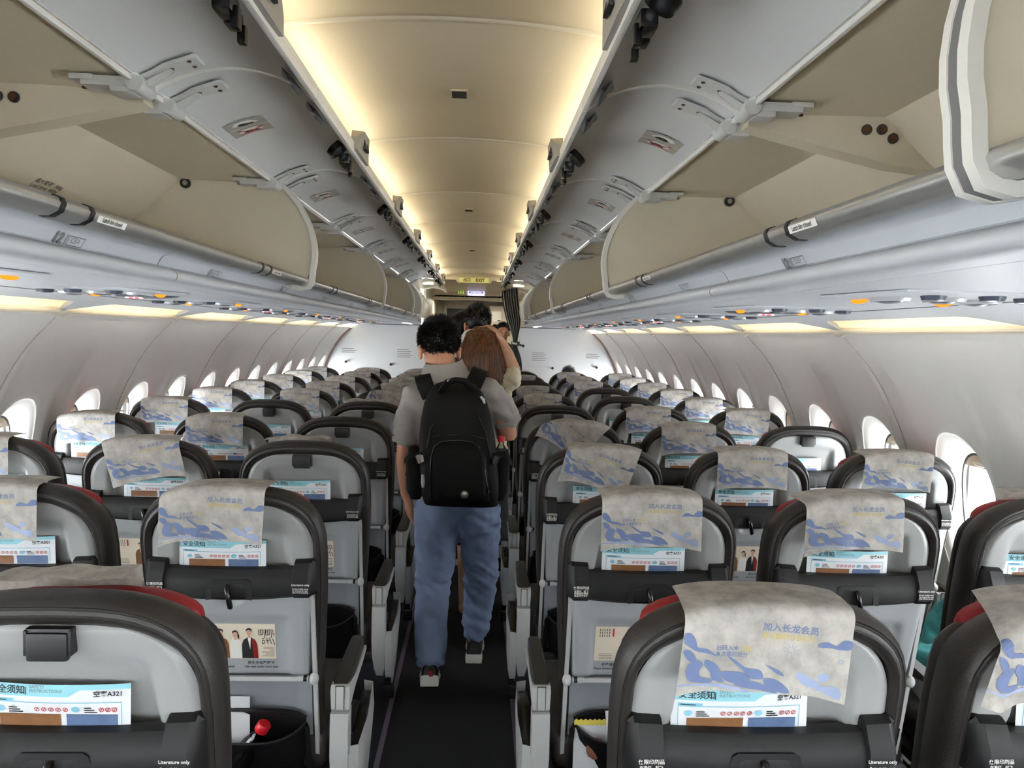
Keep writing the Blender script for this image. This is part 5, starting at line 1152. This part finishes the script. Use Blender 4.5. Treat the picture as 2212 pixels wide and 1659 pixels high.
# exit sign at the end of the cabin ceiling
ex = tag(empty('exit_sign', (0, 9.22, 0)), 'yellow green exit sign with red lettering on the ceiling beam', 'exit sign')
MB().prism([(x, 0, z) for x, z in ((-.44, 2.24), (-.44, 2.165), (-.22, 2.163), (-.20, 2.128), (.20, 2.128), (.22, 2.163), (.44, 2.165), (.44, 2.24))], (0, .05, 0)).ob('sign_beam', 'wall_trim', ex, smooth=0)
pl = MB().box((0, -.004, 2.161), (.36, .006, .056), .002).ob('sign_plate', 'exit_plate', ex)
t = text2d('出口', .046, bold=.0014); t.map(lambda a, b, c: (-.085+a, -.0085, 2.161+b)); t.ob('exit_characters', 'exit_red', pl, smooth=0)
t = text2d('EXIT', .056, bold=.0016); t.map(lambda a, b, c: (.075+a*.95, -.0085, 2.161+b)); t.ob('exit_word', 'exit_red', pl, smooth=0)
e2 = tag(empty('exit_sign', (0, 10.54, 0)), 'lit white exit sign with violet lettering and arrows above the galley', 'exit sign')
pl = MB().box((.022, 0, 2.085), (.235, .012, .082), .012).ob('lit_panel', 'exit_panel', e2)
t = text2d('◀出口EXIT▶', .040, bold=.0004); t.map(lambda a, b, c: (.022+a*.90, -.0075, 2.085+b)); t.ob('exit_lettering', 'exit_ink', pl, smooth=0)
lv = tag(empty('lavatory_sign', (-.19, 10.54, 2.09)), 'small green lavatory sign beside the lit exit sign', 'sign')
for i in range(3): q = MB(); q.box((i*.032-.03, 0, -.008), (.010, .008, .040), .003); q.ell((i*.032-.03, 0, .022), (.006, .005, .006), 8, 6); q.ob('pictogram', 'lav_green', lv)
for x in (-.33, .30):
    l_ = tag(empty('ceiling_lamp', (x, 10.75, 2.005)), 'flat galley ceiling lamp '+('near the lavatory wall' if x < 0 else 'near the curtain'), 'lamp', 'galley ceiling lamps')
    MB().box((0, 0, 0), (.34, .16, .03), .012).ob('lamp_frame', 'bin_white', l_); MB().box((0, 0, -.016), (.30, .12, .008), .003).ob('lamp_diffuser', 'ceiling_lamp', l_)
    area('galley_lamp', (x, 10.75, 1.975), (0, 0, 0), .28, .10, 2.6, (1, .93, .78))

# ------------------------------------------------------------------ curtain, gathered and tied back
cu = tag(empty('curtain', (0, 0, 0)), 'dark grey pleated curtain tied back beside the bulkhead', 'curtain')
def curt(u, v):
    z = 2.13-1.95*v
    tie = math.exp(-((z-1.42)/(.20 if z > 1.42 else .13))**2); spread = .098*(1-.72*tie)*(1 if z > 1.42 else (.75+.0*v)); cx = .425+.085*sm((2.13-z)/.70)+.0*v
    if z < 1.42: cx = .51+.02*sm((1.42-z)/.4)
    a = (u-.5)*2; return (cx+a*spread, 9.02+.042*(1-.5*tie)*math.sin(u*2*math.pi*7)+.004*math.sin(u*40+z*9), z)
MB().grid(curt, 120, 50).ob('pleated_cloth', 'curtain', cu, smooth=80)
tb = MB().loft([[(.512+rx*math.cos(a)*k, 9.02+.050*math.sin(a)*k, z) for a in [i*math.pi/10 for i in range(20)]] for z, rx, k in ((1.435, .046, 1), (1.43, .05, 1.05), (1.385, .052, 1.05), (1.38, .048, 1))], True, False).ob('tie_band', 'strap', cu, smooth=60)
MB().box((.497, 8.964, 1.412), (.062, .006, .022), .003, rot=(0, .14, 0)).ob('tie_label', 'print_white', tb)
MB().tube([(.555, 9.02, 1.40), (.60, 9.02, 1.385)], [.012, .010], 10).ob('tie_knob', 'black_plastic', tb); MB().ell((.607, 9.02, 1.385), (.016, .014, .018), 12, 8).ob('knob_cap', 'black_plastic', tb)
MB().box((.44, 9.02, 2.145), (.34, .03, .02), .004).ob('curtain_track', 'bin_white', cu)

# ------------------------------------------------------------------ things left in the seat pockets
def bottle(label, loc, tilt, yawz):
    e = tag(empty('water_bottle', loc), label, 'bottle'); e.rotation_euler = (tilt[0], tilt[1], yawz)
    lathe(((.022, 0), (.029, .008), (.029, .10), (.027, .13), (.018, .160), (.0125, .172), (.0125, .182))).ob('bottle_body', 'clear', e, smooth=50); lathe(((.0168, .178), (.0175, .180), (.0175, .198), (.015, .2015))).ob('cap', 'cap_red', e, smooth=40); return e
cy = ROWY(1)
bottle('lying clear water bottle with red cap in the black leather seat pocket', (-.545, cy+by(.42)-.026, .335), (.10, .52), 0)
wb = tag(empty('paper_bag', (-.555, cy+by(.52)-.003, .5)), 'white paper bag with red dragon mark standing in seat pocket', 'paper bag')
MB().grid(lambda u, v: (-.065+.13*u, -.004*math.sin(u*3.1)-.003, -.10+.175*v-.006*u), 8, 6).ob('bag_sheet', 'paper', wb)
q = MB(); 
for p in ([(-.01, .038), (.0, .046), (.012, .042), (.02, .048), (.03, .040)], [(-.012, .034), (.002, .040), (.016, .035), (.030, .034)], [(.0, .030), (.012, .038), (.022, .030)]): q.tube([(x-.01, -.009, z) for x, z in p], .0017, 5)
q.ob('red_mark', 'print_red', wb)
sn = tag(empty('snack_pack', (.392, cy+by(.45)-.022, .385)), 'brown snack pack with yellow crimped edge in the aisle seat pocket', 'snack pack')
MB().loft([[(-.045, -.002*k, z), (0, -.016*k, z), (.045, -.002*k, z), (.045, .002*k, z), (0, .012*k, z), (-.045, .002*k, z)] for z, k in ((-.05, .3), (.0, 1), (.06, 1), (.10, .5), (.115, .15))]).ob('pack_body', 'paper', sn, smooth=60)
MB().ell((.012, -.014, .055), (.026, .006, .030), 14, 8).ob('pack_picture', 'snack', sn)
MB().loft([[(-.045+.006*i, -.003, .112+.002*(i % 2)) for i in range(16)], [(-.045+.006*i, -.003, .126+.004*(i % 2)) for i in range(16)]], False, False).ob('crimped_edge', 'yellow', sn)
wp = tag(empty('tissue_pack', (.462, cy+by(.47)-.038, .40)), 'white and sky blue tissue sachet sticking out of seat pocket', 'sachet'); wp.rotation_euler = (0, -.10, 0)
MB().box((0, 0, .03), (.046, .005, .085), .0015).ob('blue_half', 'pack_blue', wp); MB().box((0, 0, .110), (.046, .005, .075), .0015).ob('white_half', 'paper', wp); t = MB(); t.tube([(-.012, -.004, .125), (.012, -.004, .122)], .0013, 5); t.tube([(-.010, -.004, .118), (-.006, -.004, .108), (.004, -.004, .106), (.010, -.004, .116)], .0013, 5); t.ob('pink_mark', 'print_red', wp)
bl = tag(empty('folded_blanket', (1.60, 2.22, .47)), 'teal blanket heaped on the window seat beside the wall', 'blanket')
h = MB(); h.ell((0, 0, .06), (.17, .19, .08)); h.ell((.06, .10, .12), (.12, .09, .12)); h.ell((-.04, -.10, .07), (.10, .10, .07)); blob(h, 'blanket_cloth', 'teal_cloth', bl, .012, 3, wrinkle(.02, 10))
